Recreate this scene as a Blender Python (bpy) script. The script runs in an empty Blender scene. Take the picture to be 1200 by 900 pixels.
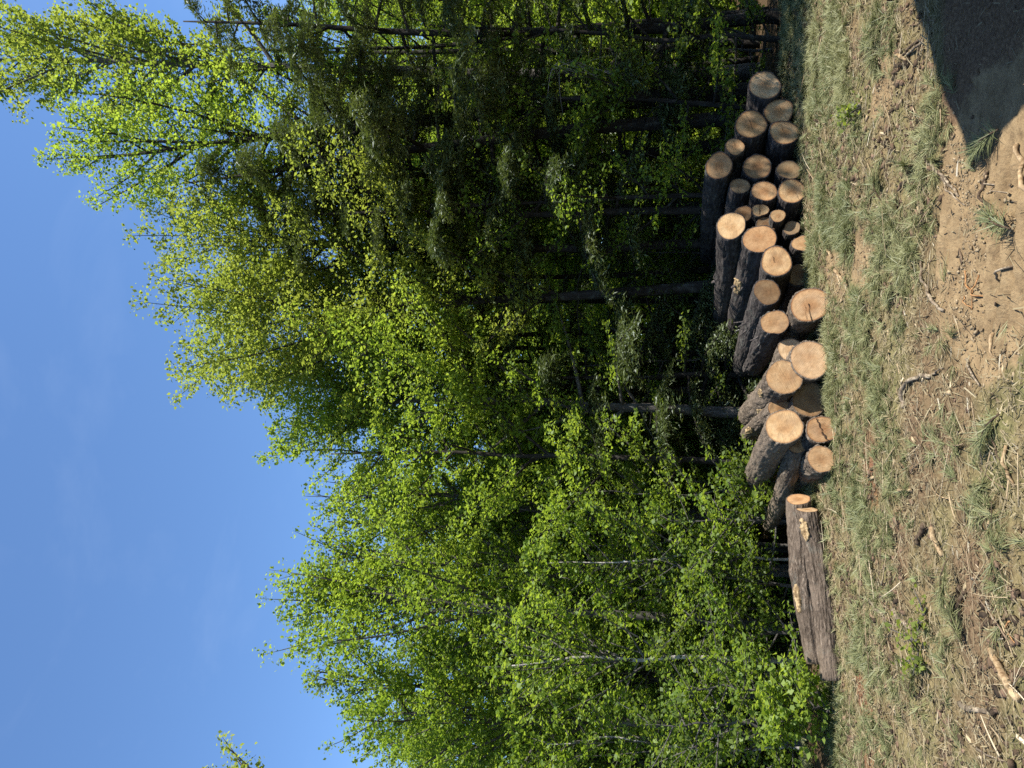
import bpy, math, random
import numpy as np
from mathutils import Vector, Matrix, Quaternion

random.seed(7)
RNG = np.random.default_rng(7)
sc = bpy.context.scene
COL = sc.collection
R = math.radians

# ------------------------------------------------------------------ camera
CAM_H = 1.6
PITCH = R(12.0)
FPX = 870.0                      # focal length in photo pixels (photo 1200 x 900, taken on its side)
cp, sp = math.cos(PITCH), math.sin(PITCH)
cam_d = bpy.data.cameras.new('camera')
cam = bpy.data.objects.new('camera', cam_d)
COL.objects.link(cam)
cam_d.sensor_fit = 'HORIZONTAL'
cam_d.sensor_width = 36.0
cam_d.lens = FPX / 1200.0 * 36.0
cam_d.clip_end = 3000
cam_d.clip_start = 0.05
up = Vector((0, -sp, cp)); fwd = Vector((0, cp, sp))
m = Matrix((( -up.x, 1, -fwd.x, 0), (-up.y, 0, -fwd.y, 0), (-up.z, 0, -fwd.z, CAM_H), (0, 0, 0, 1)))
cam.matrix_world = m            # camera rolled a quarter turn: world up points to the left of the picture
sc.camera = cam

def ray(px, py):
    """world direction through photo pixel, forward component along view axis = 1"""
    x = (450 - py) / FPX
    v = (600 - px) / FPX
    return Vector((x, cp - sp * v, sp + cp * v))
def P(px, py, D):
    d = ray(px, py)
    return Vector((0, 0, CAM_H)) + d * (D / d.y)
def G(px, py, z=0.0):
    d = ray(px, py)
    t = (z - CAM_H) / d.z
    return Vector((0, 0, CAM_H)) + d * t
def far_on_ray(a, px, py, L):
    d = ray(px, py).normalized()
    o = Vector((0, 0, CAM_H)) - a
    b = o.dot(d); c = o.length_squared - L * L
    disc = b * b - c
    t = -b + (math.sqrt(disc) if disc > 0 else 0)
    return Vector((0, 0, CAM_H)) + d * t

# ------------------------------------------------------------------ noise
def _h(ix, iy, iz):
    n = (ix.astype(np.int64) * 73856093) ^ (iy.astype(np.int64) * 19349663) ^ (iz.astype(np.int64) * 83492791)
    n = (n ^ (n >> 13)) * 1274126177 & 0x7fffffff
    n = (n ^ (n >> 16)) * 668265263 & 0x7fffffff
    return (n & 0xffff) / 65535.0
def vnoise(x, y, z):
    x = np.asarray(x, float); y = np.asarray(y, float) + 0 * x; z = np.asarray(z, float) + 0 * x
    ix, iy, iz = np.floor(x), np.floor(y), np.floor(z)
    fx, fy, fz = x - ix, y - iy, z - iz
    fx, fy, fz = [f * f * (3 - 2 * f) for f in (fx, fy, fz)]
    r = 0
    for a in (0, 1):
        for b in (0, 1):
            for c in (0, 1):
                w = (fx if a else 1 - fx) * (fy if b else 1 - fy) * (fz if c else 1 - fz)
                r = r + w * _h(ix + a, iy + b, iz + c)
    return r * 2 - 1
def fbm(x, y, z, oct=4, gain=0.5):
    s = 0; a = 1; t = 0
    for k in range(oct):
        s = s + a * vnoise(x * 2 ** k + 17.3 * k, y * 2 ** k + 5.1 * k, z * 2 ** k + 9.7 * k)
        t += a; a *= gain
    return s / t
def sstep(a, b, x):
    t = np.clip((x - a) / (b - a), 0, 1)
    return t * t * (3 - 2 * t)

# ------------------------------------------------------------------ mesh helpers
def mesh_np(name, V, F, smooth=False, attr=None):
    """V (n,3); F list of arrays each (m,k) with the same k per array"""
    me = bpy.data.meshes.new(name)
    V = np.ascontiguousarray(V, dtype=np.float32)
    me.vertices.add(len(V)); me.vertices.foreach_set('co', V.ravel())
    Fs = [np.ascontiguousarray(f, dtype=np.int32) for f in F if len(f)]
    nl = sum(f.size for f in Fs); npoly = sum(len(f) for f in Fs)
    me.loops.add(nl); me.polygons.add(npoly)
    me.loops.foreach_set('vertex_index', np.concatenate([f.ravel() for f in Fs]))
    tot = np.concatenate([np.full(len(f), f.shape[1], np.int32) for f in Fs])
    start = np.concatenate([[0], np.cumsum(tot)[:-1]]).astype(np.int32)
    me.polygons.foreach_set('loop_start', start)
    if smooth:
        me.polygons.foreach_set('use_smooth', np.ones(npoly, bool))
    me.update(calc_edges=True)
    me.validate()
    for k, a in (attr or {}).items():
        at = me.attributes.new(k, 'FLOAT', 'POINT')
        at.data.foreach_set('value', np.ascontiguousarray(a, dtype=np.float32))
    return me
def link(name, me, mat=None, parent=None, loc=None):
    o = bpy.data.objects.new(name, me)
    COL.objects.link(o)
    if mat is not None and me is not None:
        me.materials.append(mat)
    if parent is not None:
        o.parent = parent
    if loc is not None:
        o.location = loc
    return o
def tag(o, label=None, cat=None, group=None, kind=None):
    if label: o['label'] = label
    if cat: o['category'] = cat
    if group: o['group'] = group
    if kind: o['kind'] = kind
    return o
def empty(name, loc):
    o = bpy.data.objects.new(name, None)
    o.empty_display_size = 0.2
    COL.objects.link(o); o.location = loc
    return o

class MB:
    """collects geometry for one mesh"""
    def __init__(s): s.V = []; s.F3 = []; s.F4 = []; s.n = 0; s.A = []
    def add(s, V, F3=None, F4=None, a=0.0):
        V = np.asarray(V, float).reshape(-1, 3)
        if F3 is not None and len(F3): s.F3.append(np.asarray(F3) + s.n)
        if F4 is not None and len(F4): s.F4.append(np.asarray(F4) + s.n)
        s.V.append(V); s.n += len(V)
        s.A.append(np.full(len(V), a) if np.isscalar(a) else np.asarray(a))
    def tube(s, pts, rad, seg=6, cap=True, a=0.0):
        pts = np.asarray(pts, float); n = len(pts)
        rad = np.broadcast_to(np.asarray(rad, float), (n,))
        t = np.gradient(pts, axis=0); t /= np.linalg.norm(t, axis=1)[:, None] + 1e-9
        ref = np.array([0, 0, 1.0]) if abs(t[:, 2]).mean() < 0.8 else np.array([1.0, 0, 0])
        u = np.cross(t, ref); u /= np.linalg.norm(u, axis=1)[:, None] + 1e-9
        w = np.cross(t, u)
        th = np.arange(seg) / seg * 2 * math.pi
        V = (pts[:, None, :] + rad[:, None, None] * (np.cos(th)[None, :, None] * u[:, None, :] + np.sin(th)[None, :, None] * w[:, None, :])).reshape(-1, 3)
        i = np.arange(n - 1)[:, None] * seg; j = np.arange(seg)[None, :]; k = (j + 1) % seg
        F4 = np.stack([i + j, i + k, i + seg + k, i + seg + j], -1).reshape(-1, 4)
        F3 = []
        if cap:
            V = np.vstack([V, pts[0], pts[-1]])
            a0, a1 = n * seg, n * seg + 1
            jj = np.arange(seg); kk = (jj + 1) % seg
            F3 = np.vstack([np.stack([np.full(seg, a0), kk, jj], 1),
                            np.stack([np.full(seg, a1), (n - 1) * seg + jj, (n - 1) * seg + kk], 1)])
        s.add(V, F3, F4, a)
    def mesh(s, name, smooth=False, attr=None):
        F = []
        if s.F3: F.append(np.vstack(s.F3))
        if s.F4: F.append(np.vstack(s.F4))
        return mesh_np(name, np.vstack(s.V), F, smooth, {attr: np.concatenate(s.A)} if attr else None)

# ------------------------------------------------------------------ materials
def new_mat(name):
    mt = bpy.data.materials.new(name); mt.use_nodes = True
    nt = mt.node_tree; nt.nodes.clear()
    out = nt.nodes.new('ShaderNodeOutputMaterial')
    return mt, nt, out
def N(nt, typ, **kw):
    n = nt.nodes.new(typ)
    for k, v in kw.items():
        if k.startswith('i_'):
            n.inputs[k[2:].replace('_', ' ')].default_value = v
        else:
            setattr(n, k, v)
    return n
def ramp(nt, fac, stops, interp='LINEAR'):
    n = nt.nodes.new('ShaderNodeValToRGB')
    n.color_ramp.interpolation = interp
    e = n.color_ramp.elements
    while len(e) < len(stops): e.new(0.5)
    for el, (p, c) in zip(e, stops):
        el.position = p; el.color = (*c, 1)
    nt.links.new(fac, n.inputs['Fac'])
    return n.outputs['Color']
def mixc(nt, fac, a, b, mode='MIX'):
    n = nt.nodes.new('ShaderNodeMix'); n.data_type = 'RGBA'; n.blend_type = mode
    for sock, v in ((n.inputs[0], fac), (n.inputs[6], a), (n.inputs[7], b)):
        if isinstance(v, (int, float)): sock.default_value = v
        elif isinstance(v, tuple): sock.default_value = (*v, 1)
        else: nt.links.new(v, sock)
    return n.outputs[2]
def math_n(nt, op, a, b=0.0, clamp=False):
    n = nt.nodes.new('ShaderNodeMath'); n.operation = op; n.use_clamp = clamp
    for sock, v in ((n.inputs[0], a), (n.inputs[1], b)):
        if isinstance(v, (int, float)): sock.default_value = v
        else: nt.links.new(v, sock)
    return n.outputs[0]
def noise(nt, vec, scale, detail=4, rough=0.55, dist=0.0):
    n = N(nt, 'ShaderNodeTexNoise'); n.inputs['Scale'].default_value = scale
    n.inputs['Detail'].default_value = detail; n.inputs['Roughness'].default_value = rough
    n.inputs['Distortion'].default_value = dist
    if vec is not None: nt.links.new(vec, n.inputs['Vector'])
    return n.outputs['Fac']
def mapping(nt, vec, scale=(1, 1, 1), loc=(0, 0, 0)):
    n = N(nt, 'ShaderNodeMapping'); n.inputs['Scale'].default_value = scale; n.inputs['Location'].default_value = loc
    nt.links.new(vec, n.inputs['Vector'])
    return n.outputs['Vector']
def bsdf(nt, out, color, rough=0.9, spec=0.2, height=None, bump=0.3, bdist=0.01):
    b = N(nt, 'ShaderNodeBsdfPrincipled')
    b.inputs['Roughness'].default_value = rough
    b.inputs['Specular IOR Level'].default_value = spec
    if isinstance(color, tuple): b.inputs['Base Color'].default_value = (*color, 1)
    else: nt.links.new(color, b.inputs['Base Color'])
    if height is not None:
        bp = N(nt, 'ShaderNodeBump'); bp.inputs['Strength'].default_value = bump; bp.inputs['Distance'].default_value = bdist
        nt.links.new(height, bp.inputs['Height']); nt.links.new(bp.outputs['Normal'], b.inputs['Normal'])
    nt.links.new(b.outputs[0], out.inputs['Surface'])
    return b

def leaf_mat(name, c0, c1, t0, t1, gloss=0.015, ttr=0.5):
    """diffuse + translucent leaf; colour varies leaf by leaf and spray by spray"""
    mt, nt, out = new_mat(name)
    geo = N(nt, 'ShaderNodeNewGeometry'); at = N(nt, 'ShaderNodeAttribute', attribute_name='tint')
    oi = N(nt, 'ShaderNodeObjectInfo')
    f = math_n(nt, 'ADD', math_n(nt, 'MULTIPLY', geo.outputs['Random Per Island'], 0.45), math_n(nt, 'MULTIPLY', at.outputs['Fac'], 0.55), True)
    f = math_n(nt, 'ADD', math_n(nt, 'MULTIPLY', f, 0.8), math_n(nt, 'MULTIPLY', oi.outputs['Random'], 0.2))
    cd = mixc(nt, f, c0, c1); ct = mixc(nt, f, t0, t1)
    d = N(nt, 'ShaderNodeBsdfDiffuse'); t = N(nt, 'ShaderNodeBsdfTranslucent'); g = N(nt, 'ShaderNodeBsdfGlossy')
    g.inputs['Roughness'].default_value = 0.55; g.inputs['Color'].default_value = (0.9, 0.95, 1, 1)
    nt.links.new(cd, d.inputs['Color']); nt.links.new(ct, t.inputs['Color'])
    m1 = N(nt, 'ShaderNodeMixShader'); m1.inputs[0].default_value = ttr
    nt.links.new(d.outputs[0], m1.inputs[1]); nt.links.new(t.outputs[0], m1.inputs[2])
    m2 = N(nt, 'ShaderNodeMixShader'); m2.inputs[0].default_value = gloss
    nt.links.new(m1.outputs[0], m2.inputs[1]); nt.links.new(g.outputs[0], m2.inputs[2])
    nt.links.new(m2.outputs[0], out.inputs['Surface'])
    return mt

M = {}
M['leaf'] = leaf_mat('spring_leaf', (0.062, 0.112, 0.013), (0.18, 0.245, 0.036), (0.19, 0.32, 0.018), (0.5, 0.61, 0.065))
M['leaf_deep'] = leaf_mat('green_leaf', (0.045, 0.08, 0.012), (0.11, 0.15, 0.022), (0.12, 0.2, 0.014), (0.27, 0.34, 0.03))
M['leaf_gold'] = leaf_mat('young_yellow_leaf', (0.085, 0.125, 0.018), (0.19, 0.22, 0.045), (0.22, 0.31, 0.028), (0.45, 0.5, 0.07))
M['needle'] = leaf_mat('hemlock_needle', (0.045, 0.07, 0.016), (0.105, 0.125, 0.036), (0.07, 0.115, 0.018), (0.16, 0.19, 0.035), 0.05, 0.3)
M['litter'] = leaf_mat('pine_litter', (0.07, 0.095, 0.03), (0.26, 0.25, 0.115), (0.085, 0.11, 0.03), (0.25, 0.245, 0.09), 0.03, 0.2)
M['straw'] = leaf_mat('dry_straw', (0.1, 0.075, 0.04), (0.33, 0.27, 0.15), (0.1, 0.075, 0.04), (0.25, 0.2, 0.11), 0.04, 0.15)

def bark_mat(name, dark, mid, lite, su=9, sx=1.6, lichen=0.0, bump=0.7):
    mt, nt, out = new_mat(name)
    tc = N(nt, 'ShaderNodeTexCoord'); oi = N(nt, 'ShaderNodeObjectInfo')
    off = N(nt, 'ShaderNodeVectorMath', operation='ADD')
    cmb = N(nt, 'ShaderNodeCombineXYZ'); nt.links.new(math_n(nt, 'MULTIPLY', oi.outputs['Random'], 37.0), cmb.inputs[0])
    nt.links.new(tc.outputs['Object'], off.inputs[0]); nt.links.new(cmb.outputs[0], off.inputs[1])
    v = mapping(nt, off.outputs[0], (sx, su, su) if isinstance(su, (int, float)) else su)
    n1 = noise(nt, v, 3.0, 6, 0.62, 0.6)
    n2 = noise(nt, off.outputs[0], 3.2, 3)
    n3 = noise(nt, off.outputs[0], 60, 3, 0.7)
    c = ramp(nt, n1, [(0.3, dark), (0.5, mid), (0.72, lite)])
    at = N(nt, 'ShaderNodeAttribute', attribute_name='furrow')
    c = mixc(nt, math_n(nt, 'MULTIPLY', at.outputs['Fac'], 0.75, True), c, dark)
    c = mixc(nt, math_n(nt, 'MULTIPLY', n3, 0.35), c, mid, 'MULTIPLY') if False else c
    c = mixc(nt, ramp(nt, n2, [(0.42, (0, 0, 0)), (0.62, (0.6, 0.6, 0.6))]), c, tuple(x * 1.25 for x in mid))
    if lichen:
        l = ramp(nt, noise(nt, off.outputs[0], 7, 5, 0.7), [(0.56, (0, 0, 0)), (0.66, (lichen, lichen, lichen))])
        c = mixc(nt, l, c, (0.15, 0.165, 0.14))
    h = math_n(nt, 'ADD', n1, math_n(nt, 'MULTIPLY', n3, 0.4))
    bsdf(nt, out, c, 0.92, 0.15, h, bump, 0.02)
    return mt
M['bark'] = bark_mat('pine_bark', (0.014, 0.012, 0.012), (0.055, 0.047, 0.043), (0.16, 0.135, 0.118), 9, 2.4, 0.35, 0.9)
M['bark_brown'] = bark_mat('brown_pine_bark', (0.028, 0.021, 0.016), (0.14, 0.108, 0.079), (0.34, 0.28, 0.215), 11, 5.0, 0.15, 1.0)
M['bark_long'] = bark_mat('grey_brown_bark', (0.034, 0.025, 0.018), (0.125, 0.095, 0.07), (0.29, 0.23, 0.175), 16, 6.0, 0.25, 1.0)
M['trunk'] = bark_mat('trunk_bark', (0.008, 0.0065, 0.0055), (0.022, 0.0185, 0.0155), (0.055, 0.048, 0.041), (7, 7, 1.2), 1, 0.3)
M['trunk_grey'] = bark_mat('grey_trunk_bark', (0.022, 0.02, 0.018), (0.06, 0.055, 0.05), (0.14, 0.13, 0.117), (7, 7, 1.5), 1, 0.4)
M['birch'] = bark_mat('birch_bark', (0.07, 0.065, 0.06), (0.24, 0.22, 0.2), (0.42, 0.41, 0.38), (3, 3, 11), 1, 0.0, 0.2)
M['twig'] = bark_mat('pale_dead_twig', (0.09, 0.075, 0.06), (0.19, 0.165, 0.135), (0.3, 0.27, 0.23), (6, 6, 6), 1, 0.0, 0.4)

def N_fac(nt, f):
    n = nt.nodes.new('ShaderNodeMapRange'); n.inputs['From Min'].default_value = .45; n.inputs['From Max'].default_value = .7
    nt.links.new(f, n.inputs['Value']); return n.outputs[0]
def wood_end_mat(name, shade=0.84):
    mt, nt, out = new_mat(name)
    tc = N(nt, 'ShaderNodeTexCoord'); oi = N(nt, 'ShaderNodeObjectInfo')
    at = N(nt, 'ShaderNodeAttribute', attribute_name='rad')       # 0 pith .. 1 rim
    rnd = oi.outputs['Random']
    cmb = N(nt, 'ShaderNodeCombineXYZ'); nt.links.new(math_n(nt, 'MULTIPLY', rnd, 61.0), cmb.inputs[0])
    off = N(nt, 'ShaderNodeVectorMath', operation='ADD')
    nt.links.new(tc.outputs['Object'], off.inputs[0]); nt.links.new(cmb.outputs[0], off.inputs[1])
    o = off.outputs[0]
    nlow = noise(nt, o, 9, 4, 0.6)
    nmid = noise(nt, o, 40, 4, 0.65)
    # rings
    rr = math_n(nt, 'ADD', math_n(nt, 'MULTIPLY', at.outputs['Fac'], 95.0), math_n(nt, 'MULTIPLY', nlow, 14.0))
    ring = math_n(nt, 'ADD', math_n(nt, 'MULTIPLY', math_n(nt, 'SINE', rr), 0.5), 0.5)
    # saw kerf marks: fine straight stripes, turned differently on each log
    vr = N(nt, 'ShaderNodeVectorRotate', rotation_type='X_AXIS')
    nt.links.new(o, vr.inputs['Vector']); nt.links.new(math_n(nt, 'MULTIPLY', rnd, 3.0), vr.inputs['Angle'])
    kv = mapping(nt, vr.outputs[0], (1, 3, 130))
    kerf = noise(nt, kv, 1.0, 3, 0.6)
    r2 = math_n(nt, 'FRACT', math_n(nt, 'MULTIPLY', rnd, 7.31)); r3 = math_n(nt, 'FRACT', math_n(nt, 'MULTIPLY', rnd, 3.77))
    hue = ramp(nt, rnd, [(0.0, (.74, .54, .3)), (.28, (.6, .36, .18)), (.5, (.66, .44, .23)), (.72, (.48, .3, .16)), (1.0, (.76, .58, .36))])
    base = mixc(nt, ramp(nt, nlow, [(.35, (0, 0, 0)), (.7, (.8, .8, .8))]), hue, mixc(nt, 1.0, hue, (.72, .58, .46), 'MULTIPLY'))
    heart = ramp(nt, at.outputs['Fac'], [(0.0, (0.55, 0.38, 0.26)), (0.3, (0.75, 0.62, 0.5)), (0.55, (1, 1, 1)), (0.9, (1.05, 1.0, 0.92)), (0.965, (0.55, 0.36, 0.26)), (1.0, (.3, .18, .12))])
    c = mixc(nt, math_n(nt, 'ADD', math_n(nt, 'MULTIPLY', r2, .65), .35), base, mixc(nt, 1.0, base, heart, 'MULTIPLY'))
    c = mixc(nt, math_n(nt, 'MULTIPLY', ring, 0.3), c, (0.34, 0.19, 0.09))
    c = mixc(nt, math_n(nt, 'MULTIPLY', N_fac(nt, kerf), math_n(nt, 'ADD', .15, math_n(nt, 'MULTIPLY', r3, .5))), c, (0.33, 0.2, 0.1))
    st = ramp(nt, noise(nt, o, 5, 5, 0.7), [(0.5, (0, 0, 0)), (0.72, (0.7, 0.7, 0.7))])
    c = mixc(nt, st, c, (0.3, 0.18, 0.1))
    g2 = ramp(nt, nmid, [(0.3, (0.75, 0.75, 0.75)), (0.6, (1, 1, 1))])
    c = mixc(nt, 1.0, c, g2, 'MULTIPLY')
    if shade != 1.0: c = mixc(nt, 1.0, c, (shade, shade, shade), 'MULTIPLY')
    h = math_n(nt, 'ADD', kerf, math_n(nt, 'MULTIPLY', nmid, 0.5))
    bsdf(nt, out, c, 0.85, 0.2, h, 0.5, 0.006)
    return mt
M['cut'] = wood_end_mat('sawn_pine')
M['cut_old'] = wood_end_mat('weathered_sawn_pine', 0.42)  # darkened sawn wood: shade put into the colour of dim faces, one merely greyish

def wood_mat(name, a, b, sc_=(3, 40, 40), dirt=0.0):
    mt, nt, out = new_mat(name)
    tc = N(nt, 'ShaderNodeTexCoord')
    n1 = noise(nt, mapping(nt, tc.outputs['Object'], sc_), 1.0, 5, 0.6)
    n2 = noise(nt, tc.outputs['Object'], 30, 4, 0.6)
    c = mixc(nt, ramp(nt, n1, [(0.3, (0, 0, 0)), (0.7, (1, 1, 1))]), a, b)
    c = mixc(nt, 1.0, c, ramp(nt, n2, [(0.36, (0.42, 0.36, 0.3)), (0.58, (1, 1, 1))]), 'MULTIPLY')
    c = mixc(nt, ramp(nt, noise(nt, tc.outputs['Object'], 14, 4, .7), [(.48, (0, 0, 0)), (.56, (.8, .8, .8))]), c, tuple(x * .45 for x in a))
    bsdf(nt, out, c, 0.88, 0.2, n1, 0.6, 0.01)
    return mt
M['torn'] = wood_mat('torn_yellow_wood', (0.24, 0.16, 0.08), (0.48, 0.37, 0.21))
M['crack'] = wood_mat('dark_crack', (0.035, 0.02, 0.012), (0.07, 0.04, 0.025))
M['peeled'] = wood_mat('peeled_stick', (0.26, 0.18, 0.1), (0.5, 0.38, 0.22), (12, 12, 12))
M['greystick'] = wood_mat('weathered_stick', (0.17, 0.13, 0.09), (0.36, 0.3, 0.21), (12, 12, 12))
M['brownstick'] = wood_mat('bark_covered_stick', (0.06, 0.042, 0.028), (0.17, 0.12, 0.075), (12, 12, 12))
M['orange'] = wood_mat('torn_root_wood', (0.3, 0.15, 0.06), (0.5, 0.3, 0.14), (12, 12, 12))
M['plank'] = wood_mat('weathered_plank', (0.2, 0.18, 0.16), (0.34, 0.31, 0.28), (30, 30, 2))
M['roofing'] = wood_mat('roof_sheet', (0.12, 0.12, 0.13), (0.2, 0.2, 0.21), (4, 4, 4))

def ground_mat():
    mt, nt, out = new_mat('ground')
    tc = N(nt, 'ShaderNodeTexCoord'); o = tc.outputs['Object']
    da = N(nt, 'ShaderNodeAttribute', attribute_name='dirt'); fa = N(nt, 'ShaderNodeAttribute', attribute_name='wood')
    ra = N(nt, 'ShaderNodeAttribute', attribute_name='red')
    n1 = noise(nt, o, 1.6, 5, 0.6); n2 = noise(nt, o, 9, 6, 0.7); n3 = noise(nt, o, 55, 5, 0.75); n4 = noise(nt, o, 24, 3, 0.6)
    # chipped mulch: mixture of brown, grey green and straw flecks
    mul = ramp(nt, n2, [(0.28, (0.045, 0.03, 0.018)), (0.45, (0.14, 0.10, 0.06)), (0.6, (0.21, 0.165, 0.095)), (0.75, (0.3, 0.24, 0.145))])
    grn = ramp(nt, n3, [(0.3, (0.05, 0.06, 0.022)), (0.5, (0.13, 0.145, 0.06)), (0.7, (0.26, 0.26, 0.13))])
    c = mixc(nt, ramp(nt, n1, [(0.4, (0.1, 0.1, 0.1)), (0.62, (0.75, 0.75, 0.75))]), mul, grn)
    fl = ramp(nt, n3, [(0.6, (0, 0, 0)), (0.68, (0.7, 0.7, 0.7))])
    c = mixc(nt, fl, c, (0.4, 0.33, 0.2))
    red = ramp(nt, n3, [(0.3, (0.07, 0.028, 0.018)), (0.65, (0.26, 0.12, 0.075))])
    c = mixc(nt, ra.outputs['Fac'], c, red)
    soil_shade = N(nt, 'ShaderNodeAttribute', attribute_name='soil')  # brown soil tone; at the near corner its dark colour deepens the shadow
    c = mixc(nt, soil_shade.outputs['Fac'], c, ramp(nt, n3, [(.28, (.05, .033, .02)), (.5, (.135, .093, .06)), (.72, (.24, .175, .115))]))
    dirt = ramp(nt, n2, [(0.25, (0.12, 0.086, 0.05)), (0.5, (0.235, 0.178, 0.104)), (0.75, (0.32, 0.25, 0.15))])
    dirt = mixc(nt, ramp(nt, n3, [(0.35, (0.5, 0.5, 0.5)), (0.5, (0, 0, 0))]), dirt, (0.14, 0.095, 0.06))
    dm = math_n(nt, 'ADD', da.outputs['Fac'], math_n(nt, 'MULTIPLY', math_n(nt, 'SUBTRACT', n2, 0.5), 0.9), True)
    c = mixc(nt, ramp(nt, dm, [(0.35, (0, 0, 0)), (0.6, (1, 1, 1))]), c, dirt)
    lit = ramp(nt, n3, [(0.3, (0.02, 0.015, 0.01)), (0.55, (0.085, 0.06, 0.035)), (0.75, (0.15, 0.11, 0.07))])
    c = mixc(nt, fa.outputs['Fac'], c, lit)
    c = mixc(nt, 1.0, c, (.88, .82, .75), 'MULTIPLY')
    h = math_n(nt, 'ADD', n2, math_n(nt, 'ADD', math_n(nt, 'MULTIPLY', n3, 0.5), math_n(nt, 'MULTIPLY', n4, 0.4)))
    bsdf(nt, out, c, 0.95, 0.1, h, 0.75, 0.022)
    return mt
M['ground'] = ground_mat()

# ------------------------------------------------------------------ terrain
DP = G(1152, 262)                       # bare graded patch, near right
def edge_y(x): return 8.75 + 0.36 * x   # line of the wood's edge
def dirt_mask(x, y):
    dx, dy = (x - DP.x) / 0.8, (y - DP.y) / 0.75
    d = np.sqrt(dx * dx + dy * dy) + 0.35 * fbm(x * 1.7, y * 1.7, 3.3, 3)
    a = 1 - sstep(0.75, 1.25, d)
    # shaded bare soil further right
    q = G(1190, 130)
    d2 = np.sqrt(((x - q.x) / .34) ** 2 + ((y - q.y) / 0.26) ** 2) + 0.3 * fbm(x * 2, y * 2, 8.1, 3)
    a = np.maximum(a, 1 - sstep(0.8, 1.3, d2))
    for (px, py, s) in ((975, 300, .3), (950, 95, .25), (985, 330, .22), (1035, 95, .3), (1010, 300, .35)):
        q = G(px, py)
        a = np.maximum(a, 0.85 * (1 - sstep(0.5, 1.2, np.sqrt(((x - q.x) / s) ** 2 + ((y - q.y) / (s * 1.3)) ** 2) + .3 * fbm(x * 4, y * 4, 1.1, 2))))
    return a
def bare_shade_mask(x, y):  # bare ground, coloured darker to deepen the near corner shadow
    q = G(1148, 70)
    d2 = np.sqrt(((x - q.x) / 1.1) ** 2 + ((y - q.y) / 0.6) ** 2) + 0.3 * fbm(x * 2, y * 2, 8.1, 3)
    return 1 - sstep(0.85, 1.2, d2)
def soil_shade_mask(x, y):  # brown soil patches plus the painted darkening under the near corner shadow
    a = bare_shade_mask(x, y)
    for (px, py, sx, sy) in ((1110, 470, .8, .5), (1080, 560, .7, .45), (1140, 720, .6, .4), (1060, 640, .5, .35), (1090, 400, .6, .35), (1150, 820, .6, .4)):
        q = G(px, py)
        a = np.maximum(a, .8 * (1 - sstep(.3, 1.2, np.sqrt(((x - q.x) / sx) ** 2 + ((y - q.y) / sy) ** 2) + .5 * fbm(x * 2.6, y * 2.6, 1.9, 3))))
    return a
def height(x, y):
    x = np.asarray(x, float); y = np.asarray(y, float)
    near = 1 - sstep(18, 60, np.sqrt(x * x + (y - 6) ** 2))
    s = y - edge_y(x)
    h = -.13 * np.exp(-((x + 3.6) / 1.3) ** 2 - ((y - 8.1) / 1.1) ** 2) + 0.05 * fbm(x * 0.6, y * 0.6, 0.5, 3)
    d = dirt_mask(x, y)
    clod = fbm(x * 7, y * 7, 2.2, 4, 0.6)
    h = h + near * (0.05 * clod * (1 - .6 * d) + 0.012 * fbm(x * 26, y * 26, 4.4, 2) + d * .03 * sstep(.0, .5, fbm(x * 2.4, y * 2.4, 19.0, 2) + .15) * fbm(x * 13, y * 13, 3.1, 3))
    # grouser marks left by a machine in the bare patch: ridges running across
    tr = 0
    for (px, py, sx, sy) in ((1180, 335, .5, .42), (1096, 292, .26, .34), (1165, 250, .3, .25)):
        q = G(px, py)
        e = np.sqrt(((x - q.x) / sx) ** 2 + ((y - q.y) / sy) ** 2) + .35 * fbm(x * 3, y * 3, 7.7, 3)
        tr = np.maximum(tr, d * (1 - sstep(.75, 1.1, e)))
    pz = (y + 0.2 * x + 0.03 * fbm(x * 4, y * 4, 6.6, 2)) * 2 * math.pi / 0.15
    h = h + near * tr * (.6 + .6 * np.abs(fbm(x * 5, y * 2, 1.4, 2))) * 0.046 * (np.sin(pz) + .35 * np.sin(2 * pz + .6))
    h = h - 0.03 * d
    s0 = 1.3 + 2.2 * sstep(-2.2, -0.5, x)
    h = h - 1.1 * sstep(s0, s0 + 7, s)
    h = h * (1 - sstep(-0.2, 0.4, s)) + (h * 0.6 - 0.02) * sstep(-0.2, 0.4, s)
    far = sstep(60, 400, np.sqrt(x * x + y * y))
    return h + far * 3.0
def axis(lo, hi, step, far, g=1.16):
    a = list(np.arange(lo, hi + step / 2, step))
    s = step; v = a[-1]
    while v < far: s *= g; v += s; a.append(v)
    s = step; v = a[0]; pre = []
    while v > -far: s *= g; v -= s; pre.append(v)
    return np.array(pre[::-1] + a)
gx = axis(-5.2, 5.6, 0.03, 600); gy = axis(3.0, 10.8, 0.028, 600)
X, Y = np.meshgrid(gx, gy)
Z = height(X, Y)
nx, ny = len(gx), len(gy)
i = (np.arange(ny - 1)[:, None] * nx + np.arange(nx - 1)[None, :])
F = np.stack([i, i + 1, i + nx + 1, i + nx], -1).reshape(-1, 4)
S = Y - edge_y(X)
redm = np.zeros_like(X)
for (px, py, a, b) in ((1003, 775, .55, .25), (1010, 860, .5, .3), (1015, 560, .4, .3)):
    q = G(px, py)
    redm = np.maximum(redm, 0.8 * (1 - sstep(.4, 1.3, np.sqrt(((X - q.x) / a) ** 2 + ((Y - q.y) / b) ** 2) + .5 * fbm(X * 3, Y * 3, 6.1, 3))))
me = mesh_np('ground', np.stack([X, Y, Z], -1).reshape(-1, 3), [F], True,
             {'dirt': dirt_mask(X, Y).ravel(), 'wood': (sstep(0.2, 1.0, S + .4 * fbm(X, Y, 2.0, 3))).ravel(), 'red': redm.ravel(), 'soil': soil_shade_mask(X, Y).ravel()})
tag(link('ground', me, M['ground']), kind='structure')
def hz(x, y): return float(height(np.array([x]), np.array([y]))[0])

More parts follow.
